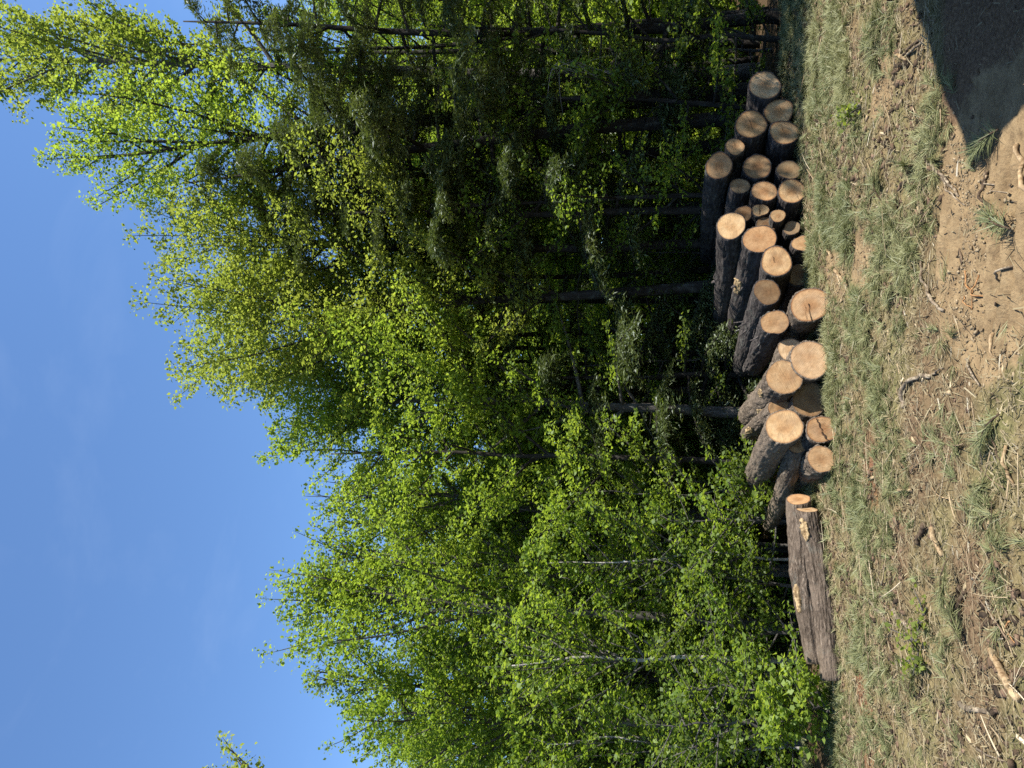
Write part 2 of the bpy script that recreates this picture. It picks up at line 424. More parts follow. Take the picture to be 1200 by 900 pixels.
# ------------------------------------------------------------------ logs
def bark_surface(seed, L, R0, R1, bend, ecc, rough, knots, flare=0.0, xf=2.4):
    rs = np.random.default_rng(seed)
    ph = rs.uniform(0, 6.28); so = rs.uniform(0, 90)
    bdir = rs.uniform(0, 6.28)
    def f(x, th):
        t = x / L
        r = R0 + (R1 - R0) * t + flare * np.exp(-x / 0.12)
        r = r * (1 + ecc * np.cos(2 * (th - ph)) + 0.4 * ecc * np.cos(3 * th + ph))
        cx, sx_ = np.cos(th), np.sin(th)
        k = R0 / 0.18
        fur = fbm(cx * 4.6 * k + so, sx_ * 4.6 * k, x * xf, 4, 0.6)
        rid = 1 - np.abs(fur) * 2.2
        fine = fbm(cx * 13 * k + so, sx_ * 13 * k, x * 9, 2)
        lump = fbm(cx * 1.3 + so, sx_ * 1.3, x * 1.7 + so, 2)
        r = r + rough * (-0.011 * np.clip(rid, 0, 1) ** 2 + 0.005 * fine) + 0.017 * lump * k
        for (kx, kt, kh, kw) in knots:
            dth = (th - kt + math.pi) % (2 * math.pi) - math.pi
            r = r + kh * np.exp(-((x - kx) / kw) ** 2 - (dth * R0 / kw) ** 2)
        bx = bend * 4 * t * (1 - t)
        return np.stack([x + 0 * th, r * cx + bx * math.cos(bdir), r * sx_ + bx * math.sin(bdir)], -1), np.clip(rid, 0, 1)
    return f

def make_log(label, face, direc, L, R0, R1=None, seed=1, bark='bark', cut='cut', bend=0.02, ecc=0.06, rough=1.0,
             knots=(), patches=(), crack=None, group='cut logs stacked at the edge of the wood', stubs=(), cant=0.0, flare=0.0, name='pine_log'):
    R1 = R1 or R0 * 0.88
    root = empty(name, face)
    root.rotation_mode = 'QUATERNION'
    root.rotation_quaternion = Vector(direc).normalized().to_track_quat('X', 'Z')
    tag(root, label, 'log', group)
    f = bark_surface(seed, L, R0, R1, bend, ecc, rough, knots, flare, {'bark': 2.6, 'bark_brown': 6.0, 'bark_long': 6.0}[bark])
    nth, nxs = 84, max(24, int(L / 0.045))
    th = np.arange(nth) / nth * 2 * math.pi
    xs = np.linspace(0, L, nxs)
    A, B = np.meshgrid(xs, th, indexing='ij')
    V, fur = f(A, B)
    rs = np.random.default_rng(seed + 999)
    sl = rs.normal(0, 0.05) + cant; sl2 = rs.normal(0, 0.06)
    V[..., 0] += (1 - sstep(0, 0.3, A)) * (sl * V[..., 1] + sl2 * V[..., 2])      # saw cut not quite square
    e0 = V[0].copy()
    cen = e0.mean(0)
    es = sum(np.roll(e0, k_, 0) for k_ in range(-3, 4)) / 7
    inner = cen + (es - cen) * 0.945
    e1 = V[-1]; cen1 = e1.mean(0)
    Vb = np.vstack([V.reshape(-1, 3), inner, cen1[None]])
    fa = np.concatenate([fur.ravel(), np.full(nth, 0.15), [0.0]])
    ii = np.arange(nxs - 1)[:, None] * nth; j = np.arange(nth)[None, :]; k = (j + 1) % nth
    F4 = np.stack([ii + j, ii + k, ii + nth + k, ii + nth + j], -1).reshape(-1, 4)
    jj = np.arange(nth); kk = (jj + 1) % nth; o = nxs * nth
    F4 = np.vstack([F4, np.stack([kk, jj, o + jj, o + kk], 1)])
    F3 = np.stack([np.full(nth, o + nth), (nxs - 1) * nth + jj, (nxs - 1) * nth + kk], 1)[:, [0, 1, 2]]
    me = mesh_np('bark', Vb, [F3, F4], True, {'furrow': fa})
    bk = link('bark', me, M[bark], root)
    # sawn face
    NR = 14
    ts = np.linspace(1, 0, NR + 1)[:-1]
    Vf = (cen[None, None] + (inner - cen)[None] * ts[:, None, None]).reshape(-1, 3)
    rough_x = 0.0035 * fbm(Vf[:, 1] * 18 + seed, Vf[:, 2] * 18, 0.3, 3)
    Vf[:, 0] += rough_x * np.repeat((ts < 0.99), nth)
    rad = np.repeat(ts, nth)
    Vf = np.vstack([Vf, cen[None]]); rad = np.append(rad, 0)
    ii = np.arange(NR - 1)[:, None] * nth; j = np.arange(nth)[None, :]; k = (j + 1) % nth
    F4 = np.stack([ii + k, ii + j, ii + nth + j, ii + nth + k], -1).reshape(-1, 4)
    F3 = np.stack([np.full(nth, NR * nth), (NR - 1) * nth + kk, (NR - 1) * nth + jj], 1)
    me = mesh_np('cut_face', Vf, [F3, F4], False, {'rad': rad})
    me.polygons.foreach_set('use_smooth', np.ones(len(me.polygons), bool))
    cf = link('cut_face', me, M[cut], root)
    for (x0, x1, t0, t1, ps) in patches:            # bark torn away, pale wood showing
        n1, n2 = 26, 18
        a, b = np.meshgrid(np.linspace(x0, x1, n1), np.linspace(t0, t1, n2), indexing='ij')
        Vp, _ = f(a, b)
        u, w = np.meshgrid(np.linspace(-1, 1, n1), np.linspace(-1, 1, n2), indexing='ij')
        d = np.abs(w) + np.abs(u) ** 2 * 0.75 + 0.65 * fbm(u * 2.2 + ps, w * 2.2, 0.5, 3)
        lift = np.where(d < 0.75, 0.014, -0.03) + 0.012 * fbm(u * 6 + ps, w * 9, 2.2, 2)
        ctr = np.stack([a, 0 * a, 0 * a], -1)
        dv = Vp - ctr; dv[..., 0] = 0
        ln = np.linalg.norm(dv, axis=-1, keepdims=True)
        Vp = Vp + dv / ln * lift[..., None]
        ii = np.arange(n1 - 1)[:, None] * n2 + np.arange(n2 - 1)[None, :]
        Fp = np.stack([ii, ii + n2, ii + n2 + 1, ii + 1], -1).reshape(-1, 4)
        keep = (d < 0.95).ravel()
        Fp = Fp[keep[Fp].any(1)]
        link('torn_wood', mesh_np('torn_wood', Vp.reshape(-1, 3), [Fp], True), M['torn'], bk)
    for (sx0, st, sl_, sr) in stubs:                # knot stubs and splinters left on the trunk
        p, _ = f(np.array([sx0]), np.array([st])); p = p[0]
        dn = np.array([0.3, math.cos(st), math.sin(st)]); dn /= np.linalg.norm(dn)
        mb = MB()
        pts = [p - dn * 0.03 + dn * (sl_ + 0.03) * t + np.array([0.02 * t * t, 0, 0]) for t in np.linspace(0, 1, 5)]
        mb.tube(pts, np.linspace(sr, sr * 0.45, 5), 7)
        link('knot_stub', mb.mesh('knot_stub', True), M[bark], bk)
    if crack is not None:                           # drying split across the sawn face
        for (y0, z0, y1, z1, w) in crack:
            n = 14; t = np.linspace(0, 1, n)
            cy = (y0 + (y1 - y0) * t) * R0 + 0.012 * fbm(t * 5 + seed, t * 0, 0.1, 3)
            cz = (z0 + (z1 - z0) * t) * R0 + 0.012 * fbm(t * 5 + seed, t * 0, 4.1, 3)
            ny_, nz_ = -(z1 - z0), (y1 - y0); ln = math.hypot(ny_, nz_); ny_ /= ln; nz_ /= ln
            ww = .55 * w * (0.25 + np.abs(fbm(t * 6 + seed, t * 0, 8.8, 2))) * np.sin(np.clip(t * 0.9 + 0.1, 0, 1) * math.pi) ** 0.5
            xo = sl * cy + sl2 * cz - 0.006
            a_ = np.stack([xo, cen[1] + cy + ny_ * ww, cen[2] + cz + nz_ * ww], -1)
            b_ = np.stack([xo, cen[1] + cy - ny_ * ww, cen[2] + cz - nz_ * ww], -1)
            Vc = np.vstack([a_, b_]); q = np.arange(n - 1)
            link('split', mesh_np('split', Vc, [np.stack([q, q + 1, q + n + 1, q + n], 1)], False), M['crack'], cf)
    return root

DEF = Vector((-0.34, 0.94, 0.0))
def foot(py): return float(np.interp(py, [60, 100, 155, 200, 283, 358, 421, 538, 600], [10.6, 10.3, 10.0, 9.75, 9.25, 8.5, 8.1, 7.78, 8.2]))
def plog(px, py, rp, label, dd=0.0, far=None, L=3.3, seed=None, dirv=None, **kw):
    D = foot(py) + dd
    a = P(px, py, D)
    R0 = rp * (a - Vector((0, 0, CAM_H))).dot(fwd) / FPX
    if far is not None:
        b = far_on_ray(a, far[0], far[1], L); d = b - a
    else:
        d = Vector(dirv) if dirv else DEF + Vector((random.gauss(0, .02), 0, random.gauss(0, .008)))
    seed = seed or int(px * 7 + py)
    return make_log(label, a, d, L, R0, seed=seed, **kw)

# right-hand, shaded half of the pile
plog(897, 100, 19.5, 'big log at the shaded tail end of the pile, leaning against a dark trunk', ecc=.07, L=3.6)
plog(913, 131, 18.5, 'shaded log low at the tail end, half hidden behind another sawn face', dd=.1)
plog(919.5, 155, 18, 'bottom log of the shaded end with its lower rim sunk in pine needles', dd=-.06, crack=[(-.7, .25, .7, -.15, .006)])
plog(880, 145.5, 20.5, 'large egg-shaped log on the second row with a dark twig shadow across it', ecc=.07, crack=[(-.8, .3, .75, -.2, .007)])
plog(862, 172, 11.5, 'small reddish log wedged beside the topmost log of the shaded end', dd=.12, crack=[(-.7, .2, .7, -.1, .005)])
plog(843, 194.5, 16.5, 'topmost log of the whole pile, sunlit orange rim on its sawn face', far=(830, 300), ecc=.05, L=3.6)
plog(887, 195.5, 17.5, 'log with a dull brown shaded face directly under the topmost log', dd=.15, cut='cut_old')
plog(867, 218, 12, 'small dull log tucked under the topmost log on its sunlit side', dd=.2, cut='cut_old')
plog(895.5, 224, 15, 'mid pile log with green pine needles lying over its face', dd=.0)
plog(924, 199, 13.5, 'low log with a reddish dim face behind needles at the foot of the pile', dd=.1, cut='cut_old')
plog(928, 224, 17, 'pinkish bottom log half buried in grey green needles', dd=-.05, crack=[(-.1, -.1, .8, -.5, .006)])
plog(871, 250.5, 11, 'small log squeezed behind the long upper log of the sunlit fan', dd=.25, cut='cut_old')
plog(891, 246, 9.5, 'thin split log with a ragged broken end in the middle of the pile', dd=.12, ecc=.16, crack=[(-.8, 0, .8, .2, .014)])
plog(912, 253, 9.5, 'thinnest round log, a pale small disc near the middle of the pile', dd=.02)
# sunlit fan of logs pointing back to the left
plog(856.5, 264.5, 18, 'upper log of the sunlit fan, long dark bark running back into the wood', far=(845, 385), L=3.5, ecc=.05, knots=((1.5, 1.6, .03, .08),), stubs=((1.6, 1.5, .05, .035),))
plog(890.5, 280, 18.5, 'second log of the sunlit fan with a yellow torn knot on its bark', far=(861, 402), L=3.5, patches=((.85, 1.3, .5, 1.7, 3),), stubs=((1.1, 1.2, .06, .03), (1.0, .6, .05, .02)), flare=.01)
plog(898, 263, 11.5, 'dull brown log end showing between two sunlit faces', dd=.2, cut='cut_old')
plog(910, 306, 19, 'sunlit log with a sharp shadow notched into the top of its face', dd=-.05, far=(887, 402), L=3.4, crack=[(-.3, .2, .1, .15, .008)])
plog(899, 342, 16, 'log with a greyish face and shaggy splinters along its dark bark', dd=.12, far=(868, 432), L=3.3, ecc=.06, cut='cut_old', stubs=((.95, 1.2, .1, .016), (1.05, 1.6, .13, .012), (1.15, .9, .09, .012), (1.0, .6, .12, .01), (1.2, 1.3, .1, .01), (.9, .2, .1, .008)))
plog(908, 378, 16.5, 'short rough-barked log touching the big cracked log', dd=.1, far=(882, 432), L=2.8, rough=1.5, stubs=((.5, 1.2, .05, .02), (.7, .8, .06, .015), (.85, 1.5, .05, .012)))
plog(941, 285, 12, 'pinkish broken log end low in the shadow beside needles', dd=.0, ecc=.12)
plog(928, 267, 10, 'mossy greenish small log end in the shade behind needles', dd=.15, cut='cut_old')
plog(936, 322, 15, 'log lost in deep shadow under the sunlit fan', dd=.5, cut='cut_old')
# the big pale ends in the middle
plog(949.5, 357.5, 23, 'stout bottom log with a long drying crack across its pale orange face', dd=-.3, far=(925, 412), L=2.9, bark='bark_brown', ecc=.05, crack=[(-.05, .1, .95, -.05, .014), (.1, .25, .8, .2, .006)], rough=1.2)
plog(950, 421.5, 23.5, 'bottom log with a small dark twig curled over its orange face', dd=-.05, far=(915, 468), L=3, bark='bark_brown', ecc=.05)
plog(927, 411, 16, 'log behind, only its bark shoulder showing above the twig-marked log', dd=.35, bark='bark_brown')
plog(919, 442, 22, 'topmost log of the pale-faced heap, bright round face and rough sunlit bark', dd=.02, far=(879, 488), L=2.6, bark='bark_brown', rough=1.4, ecc=.02, patches=((.4, .62, .9, 1.6, 5), (1.0, 1.3, .2, .8, 6)), knots=((1.6, 2.4, .03, .09),))
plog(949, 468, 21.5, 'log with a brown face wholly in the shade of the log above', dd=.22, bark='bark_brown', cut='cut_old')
plog(919, 500, 21, 'yellow-faced log with thick flaky bark, above the scaly short log', dd=.0, bark='bark_brown', rough=1.5, ecc=.03, flare=.012, L=3)
plog(964, 503, 18.5, 'split log at ground level, half shaded, a broken gash across its face', dd=-.02, bark='bark_brown', crack=[(-.7, .3, .2, .05, .02), (.2, .05, .85, -.3, .03)])
plog(963, 538, 17.5, 'short log with scaly lit bark on the ground next to the long logs', dd=-.02, far=(941, 566), L=2.4, bark='bark_brown', rough=1.6, ecc=.06)
plog(913, 478, 13.5, 'log poking out low behind the topmost log of the pale-faced heap', dd=.5, far=(877, 508), L=2.1, bark='bark_brown', patches=((1.2, 1.75, .6, 1.5, 7),), rough=1.4)
plog(934, 520, 13, 'thin dark log in the gap under the yellow-faced log', dd=.35, bark='bark_brown', dirv=(-.5, .86, 0), L=2.5)
# the two long ones lying apart on the left
aD, bD = P(946, 597, 8.5), P(976.5, 797, 8.0)
make_log('front long log on the needles, furrowed grey brown bark, apart from the heap', aD, bD - aD, (bD - aD).length, 0.112, 0.118, 71, 'bark_long', ecc=.05, bend=.025, rough=1.4,
         patches=((.09, .34, .3, 1.4, 2),), group='long logs lying apart from the heap', cant=.5)
aE, bE = P(935.5, 585, 8.7), P(957, 778, 8.2)
make_log('rear long log alongside, with a yellow torn gash halfway and knotty bark', aE, bE - aE, (bE - aE).length, 0.135, 0.11, 72, 'bark_long', ecc=.05, bend=.04, rough=1.4,
         patches=((.9, 1.22, .5, 1.6, 4),), knots=((.8, 1.2, .035, .07),), group='long logs lying apart from the heap', cant=.55)

# ------------------------------------------------------------------ sticks and broken wood on the ground
def stick(label, path, rpx, mat='greystick', taper=.55, cat='stick', name='stick', z0=.004, sides=7, flat=1.0, forks=()):
    pts = [G(px, py) for px, py in path]
    base = pts[0]
    D = (base - Vector((0, 0, CAM_H))).dot(fwd)
    r = .72 * rpx * D / FPX
    def refine(path3, r0, r1):
        p = np.array([list(q) for q in path3])
        n = max(8, 5 * (len(p) - 1))
        t = np.linspace(0, len(p) - 1, n)
        q = np.stack([np.interp(t, np.arange(len(p)), p[:, k]) for k in range(3)], -1)
        for _ in range(3):
            q[1:-1] = (q[:-2] + 2 * q[1:-1] + q[2:]) / 4
        rad = np.linspace(r0, r1, n) * (1 + .38 * fbm(t * 3 + len(label), t * 0, .4, 2))
        q[:, 2] = height(q[:, 0], q[:, 1]) + rad * .55 + z0 + .01 * np.sin(np.linspace(0, math.pi, n))
        q[:, :2] += 1.0 * rad[:, None] * np.stack([fbm(t * 2.1, t * 0, 1.7, 2), fbm(t * 2.1, t * 0, 8.7, 2)], -1)
        return q, rad
    mb = MB()
    o = np.array([base.x, base.y, hz(base.x, base.y)])
    q, rad = refine(pts, r, r * taper)
    q = q - o
    mb.tube(q, rad, sides)
    for fp, fr in forks:
        fq, frad = refine([G(a, b) for a, b in fp], r * fr, r * fr * .5)
        mb.tube(fq - o, frad, 6)
    me_ = mb.mesh(name, sides > 5)
    ob = link(name, me_, M[mat], None, o)
    if flat != 1.0:
        co = np.empty(len(me_.vertices) * 3, np.float32); me_.vertices.foreach_get('co', co)
        co = co.reshape(-1, 3); co[:, 2] *= flat; me_.vertices.foreach_set('co', co.ravel())
    tag(ob, label, cat, 'sticks and broken wood on the clearing')
    return ob
stick('hooked bare root curving on the brown mulch in mid clearing', [(1063, 479), (1062, 462), (1068, 448), (1080, 441), (1095, 440)], 4.6, 'greystick', .7, 'root', 'root', forks=(([(1093, 440), (1100, 436), (1105, 431)], .4),))
stick('pale forked branch lying at the edge of the bare soil', [(1088, 186), (1094, 198), (1102, 205), (1110, 218), (1116, 230)], 2.4, 'greystick', .8, forks=(([(1099, 205), (1104, 218), (1112, 229), (1123, 241)], .8),))
stick('grey brown bent stick casting a shadow on the bare dirt', [(1148, 202), (1147, 216), (1151, 238), (1157, 258), (1163, 269)], 3, 'brownstick', .7)
stick('stout half-peeled yellow branch by the near shadow', [(1183, 170), (1186, 188), (1191, 205), (1199, 230)], 4.2, 'peeled', .9)
stick('thin pale straight twig crossing the bare dirt', [(1144, 211), (1160, 221), (1184, 239)], 1.2, 'greystick')
stick('bleached slightly bent stick on green needles in front of the mid pile', [(1013, 254), (1026, 262), (1040, 267), (1053, 271)], 2, 'peeled')
stick('short upright-looking pale stick near the forked branch', [(1085, 212), (1085, 222), (1088, 232)], 1.8, 'greystick')
stick('pale stick lying over brown mulch near the yellow splinter', [(1131, 421), (1139, 437), (1146, 453)], 2.2, 'greystick')
stick('straight bare yellow stick on the mulch nearest the camera', [(1175, 523), (1179, 545), (1184, 571)], 3, 'peeled', .9)
stick('thin brown stick parallel to the bare yellow one', [(1161, 512), (1168, 532), (1177, 556)], 1.9, 'brownstick')
stick('long thin curved twig on the reddish mulch', [(1091, 567), (1103, 580), (1118, 587), (1146, 590)], 1.1, 'peeled')
stick('thick splintered pale branch near the corner beyond the long logs', [(1168, 763), (1180, 785), (1189, 803), (1199, 823)], 6, 'peeled', 1.1, 'branch', 'broken_branch', sides=6)
stick('orange torn sliver beside the splintered branch', [(1192, 728), (1188, 738), (1183, 747)], 1.6, 'orange', .5, 'splinter', 'splinter', sides=5)
stick('short dark red splinter pointing at the splintered branch', [(1184, 741), (1190, 746), (1196, 756)], 1.8, 'orange', .4, 'splinter', 'splinter', sides=5)
stick('short bark-covered log piece, the straighter one of a pair', [(1126, 688), (1123, 705), (1118, 722)], 5, 'brownstick', .9)
stick('curved bark-covered piece lying beside the straighter one', [(1136, 693), (1131, 706), (1131, 725)], 4.2, 'brownstick', .7)
stick('flat pale yellow split of wood standing out of the mulch', [(1099, 619), (1103, 634), (1109, 652)], 4.2, 'peeled', .8, 'wood split', 'wood_split', sides=5, flat=1.2)
stick('rotten brown chunk beside the flat yellow split', [(1088, 616), (1084, 628), (1081, 638)], 4.5, 'brownstick', .8)
stick('pale stick pointing away at the foot of the log pile', [(960, 271), (966, 286), (974, 302)], 2.5, 'peeled', .9)
stick('second pale stick in line beyond the needle tuft', [(979, 317), (987, 326), (995, 335)], 2.6, 'peeled', .8)
stick('dark wet stick lying on the edge of the needles', [(1063, 298), (1062, 315), (1059, 336)], 3, 'brownstick', .9)
stick('flat pale slat of split wood next to the dark stick', [(1070, 304), (1069, 322), (1069, 339)], 2.8, 'peeled', .9, 'wood split', 'wood_split', sides=4)
stick('long slim root running down onto bare soil', [(1079, 304), (1083, 333), (1092, 350), (1106, 365)], 1.9, 'greystick', 1.3, 'root', 'root')
stick('yellow torn wedge of wood near the ridged soil', [(1158, 391), (1160, 406), (1162, 424)], 3.6, 'peeled', .35, 'splinter', 'splinter', sides=5)
stick('stick lying across the machine ridges in the bare soil', [(1177, 311), (1170, 321), (1162, 331)], 2.6, 'greystick', .7)
stick('orange frayed root end sticking up from bare soil', [(1127, 318), (1131, 332), (1139, 345), (1148, 350)], 1.5, 'orange', .8, 'root', 'root', forks=(([(1142, 322), (1143, 336), (1138, 348), (1137, 364)], .9), ([(1124, 348), (1132, 355), (1137, 362)], .9)))
stick('upper pale board-like stick beside the dark shadow edge', [(1083, 47), (1075, 58), (1065, 67)], 2.6, 'greystick', .9)
stick('lower dark stick under the board-like one at the shadow edge', [(1080, 46), (1072, 56), (1063, 66)], 2.4, 'brownstick', .9)
stick('pale cut branch meeting the board-like stick', [(1052, 51), (1058, 60), (1067, 71)], 3, 'peeled', .9)
stick('slim grey stick lying to the side of the pale cut branch', [(1050, 54), (1050, 75), (1047, 95)], 1.7, 'greystick')
stick('dark straight twig on green needles past the shaded pile end', [(1034, 29), (1023, 46), (1008, 70)], 1.5, 'brownstick')
stick('short pale piece by the dark straight twig', [(1021, 22), (1025, 30), (1030, 39)], 2.4, 'greystick')
stick('blackish short stick in front of the long logs', [(1002, 699), (1001, 713), (1002, 728)], 2.6, 'brownstick')
stick('small cream chip in line with the blackish stick', [(1003, 729), (1003, 733), (1004, 738)], 2.2, 'peeled', .8, 'wood chip', 'wood_chip', sides=5)
stick('light grey broken stick in front of the long logs', [(1023, 704), (1030, 714), (1037, 724)], 2.8, 'greystick', .8)
stick('rounded brown-grey stick with a broken end in front of the long logs', [(1047, 711), (1057, 723), (1067, 738)], 4, 'greystick', .9)
stick('pale block of cut wood lying flat on mulch', [(1056, 575), (1062, 575), (1069, 575)], 3, 'peeled', 1, 'wood block', 'wood_block', sides=4)
stick('weathered slab with orange patch near the splintered branch', [(1127, 826), (1140, 833), (1167, 836)], 6, 'greystick', .7, 'wood slab', 'wood_slab', sides=6, flat=.7)
stick('thin pale stick curving out of the frame past the long logs', [(1031, 872), (1035, 885), (1037, 899)], 2, 'peeled')
stick('knobbly stick in front of the orange patched slab', [(1150, 877), (1165, 886), (1185, 893)], 2.2, 'greystick')
stick('short slanting stick beyond the orange patched slab', [(1115, 822), (1106, 830), (1097, 843)], 2.4, 'brownstick')
stick('tan slanting stick between the bark-covered pair and splintered branch', [(1145, 688), (1155, 700), (1172, 717)], 2, 'brownstick', .4)

# ------------------------------------------------------------------ litter (stuff)
def place_xy(n, dens):
    """rejection sample ground points seen by the camera"""
    out = []
    while len(out) < n:
        k = n * 2
        y = RNG.uniform(3.2, 11.5, k); x = RNG.uniform(-.62, .62, k) * (y * .978 + .4)
        keep = RNG.random(k) < dens(x, y) * np.clip((y / 8), .25, 1)
        out += list(np.stack([x[keep], y[keep]], 1))
    return np.array(out[:n])
def green_d(x, y):
    s = y - edge_y(x)
    band = sstep(-3.9, -.6, s + .7 * fbm(x * 1.1, y * 1.1, 5.5, 3)) * (1 - sstep(.7, 1.6, s))
    patch = sstep(-.02, .3, fbm(x * 1.9, y * 1.9, 12.3, 4))
    right = .45 + .55 * sstep(-2.5, 2.5, x)
    d = band * (.1 + .9 * patch) * (.4 + .6 * sstep(-3.0, .5, x)) + .6 * right * patch * sstep(-.15, .35, fbm(x * 2.5, y * 2.5, 31.0, 2))
    return np.clip(d, 0, 1) * (1 - .97 * dirt_mask(x, y)) * (1 - .85 * soil_shade_mask(x, y))
def ribbons(c, d, L, W, curl, tint):
    """thin curved blades: centre/base c, direction d, length L, width W -> two-quad ribbons"""
    n = len(c)
    side = np.cross(d, np.array([0, 0, 1.0])) + RNG.normal(0, .3, (n, 3)); side /= np.linalg.norm(side, axis=1)[:, None] + 1e-9
    midp = c + d * (L * .5)[:, None]
    tip = c + d * L[:, None] + curl
    w = side * W[:, None]
    V = np.stack([c - w, c + w, midp + w + curl * .3, midp - w + curl * .3, tip], 1).reshape(-1, 3)
    b = np.arange(n)[:, None] * 5
    return V, np.hstack([b + 3, b + 2, b + 4]), np.hstack([b, b + 1, b + 2, b + 3]), np.repeat(tint, 5)
def tufts(name, n, k, label, L0=.125, dens=green_d, mat='litter'):
    xy = place_xy(n, dens)
    z = height(xy[:, 0], xy[:, 1])
    az = RNG.uniform(0, 6.283, n); el = RNG.uniform(.0, .5, n)
    ax = np.stack([np.cos(az) * np.cos(el), np.sin(az) * np.cos(el), np.sin(el)], -1)
    tint = np.clip(.5 + .8 * fbm(xy[:, 0] * 1.1, xy[:, 1] * 1.1, 44.0, 2) + RNG.normal(0, .22, n), 0, 1)
    idx = np.repeat(np.arange(n), k); N_ = n * k
    d = ax[idx] + RNG.normal(0, .42, (N_, 3)); d /= np.linalg.norm(d, axis=1)[:, None]
    d[:, 2] = np.abs(d[:, 2]) * .8
    along = RNG.uniform(0, .06, N_)
    c = np.stack([xy[idx, 0], xy[idx, 1], z[idx] + .008], -1) + ax[idx] * along[:, None]
    L = RNG.uniform(.6, 1.25, N_) * L0
    dist = np.linalg.norm(c, axis=1)
    W = .0008 + .00015 * dist
    curl = np.stack([RNG.normal(0, .01, N_), RNG.normal(0, .01, N_), -.35 * L * RNG.random(N_)], -1)
    V, F3, F4, A = ribbons(c, d, L, W, curl, tint[idx])
    o = link(name, mesh_np(name, V, [F3, F4], False, {'tint': A}), M[mat])
    tag(o, label, 'pine needles', kind='stuff')
tufts('pine_needles', 8600, 40, 'grey green pine needle tufts carpeting the clearing')
# straw-coloured needles and shreds lying flat
def flat_d(x, y): return (1 - .93 * bare_shade_mask(x, y)) * np.clip(.85 - .75 * dirt_mask(x, y), .05, 1) * (1 - sstep(.4, 1.3, y - edge_y(x)))
n = 70000
xy = place_xy(n, flat_d); z = height(xy[:, 0], xy[:, 1]); az = RNG.uniform(0, 6.283, n)
d = np.stack([np.cos(az), np.sin(az), RNG.normal(.08, .16, n)], -1)
L = RNG.gamma(3, .018, n) + .02
W = .0009 + .00016 * xy[:, 1] + RNG.random(n) ** 3 * .003
V, F3, F4, A = ribbons(np.stack([xy[:, 0], xy[:, 1], z + .002 + .035 * RNG.random(n) ** 2.5], -1), d, L, W, np.stack([RNG.normal(0, .008, n), RNG.normal(0, .008, n), -.1 * L], -1),
                       np.clip(RNG.normal(.4, .35, n), 0, 1))
tag(link('straw_litter', mesh_np('straw_litter', V, [F3, F4], False, {'tint': A}), M['straw']), 'dry straw coloured needles and shreds over the ground', 'litter', kind='stuff')
# chips, clods and bark crumbs
def chunk_stuff(name, n, dens, smin, smax, mat, label, cat, flatf=.5, elong=1.8):
    xy = place_xy(n, dens); z = height(xy[:, 0], xy[:, 1])
    cube = np.array([[a, b, c] for a in (-1, 1) for b in (-1, 1) for c in (-1, 1)], float)
    Fq = np.array([[0, 1, 3, 2], [4, 6, 7, 5], [0, 4, 5, 1], [2, 3, 7, 6], [0, 2, 6, 4], [1, 5, 7, 3]])
    s = smin + (smax - smin) * RNG.random(n) ** 5
    V = cube[None] * (1 + RNG.normal(0, .22, (n, 8, 3)))
    V = V * np.stack([s * elong * RNG.uniform(.6, 1.4, n), s * .8, s * flatf], -1)[:, None, :]
    a = RNG.uniform(0, 6.283, n); ca, sa = np.cos(a), np.sin(a); b_ = RNG.normal(0, .3, n)
    x_, y_, z_ = V[..., 0], V[..., 1], V[..., 2]
    z2 = z_ + x_ * np.sin(b_)[:, None]
    V = np.stack([x_ * ca[:, None] - y_ * sa[:, None], x_ * sa[:, None] + y_ * ca[:, None], z2], -1)
    V = V + np.stack([xy[:, 0], xy[:, 1], z + s * flatf * .5], -1)[:, None, :]
    Fa = (np.arange(n)[:, None, None] * 8 + Fq[None]).reshape(-1, 4)
    tag(link(name, mesh_np(name, V.reshape(-1, 3), [Fa], False, {'tint': np.repeat(RNG.random(n), 8)}), M[mat]), label, cat, kind='stuff')
def speck_mat(name, stops):
    mt, nt, out = new_mat(name)
    geo = N(nt, 'ShaderNodeNewGeometry'); tc = N(nt, 'ShaderNodeTexCoord')
    c = ramp(nt, geo.outputs['Random Per Island'], stops)
    n_ = noise(nt, tc.outputs['Object'], 60, 4, .7)
    c = mixc(nt, 1.0, c, ramp(nt, n_, [(.3, (.6, .6, .6)), (.6, (1, 1, 1))]), 'MULTIPLY')
    bsdf(nt, out, c, .9, .15, n_, .5, .01)
    return mt
M['chips'] = speck_mat('wood_chips', [(0, (.07, .05, .03)), (.35, (.2, .14, .09)), (.6, (.36, .27, .16)), (.85, (.42, .33, .2)), (1, (.58, .48, .33))])
M['crumbs'] = speck_mat('bark_crumbs', [(0, (.03, .022, .015)), (.5, (.1, .066, .04)), (1, (.2, .13, .085))])
M['clods'] = speck_mat('soil_clods', [(0, (.15, .108, .064)), (.5, (.24, .182, .11)), (1, (.34, .265, .165))])
chunk_stuff('wood_chips', 2600, lambda x, y: flat_d(x, y) * .8, .003, .017, 'chips', 'pale and brown wood chips scattered over the clearing', 'wood chips', .4, 2.2)
chunk_stuff('bark_crumbs', 14000, lambda x, y: flat_d(x, y) * sstep(-.25, .3, fbm(x * 1.5, y * 1.5, 71.0, 3)), .003, .02, 'crumbs', 'dark crumbs of bark and soil between the needles', 'bark crumbs', .7, 1.3)
chunk_stuff('soil_clods', 3200, lambda x, y: dirt_mask(x, y) * sstep(-.2, .35, fbm(x * 2.2, y * 2.2, 91.0, 3)),   .002, .008, 'clods', 'small clods of tan soil on the bare patch', 'soil clods', .8, 1.15)
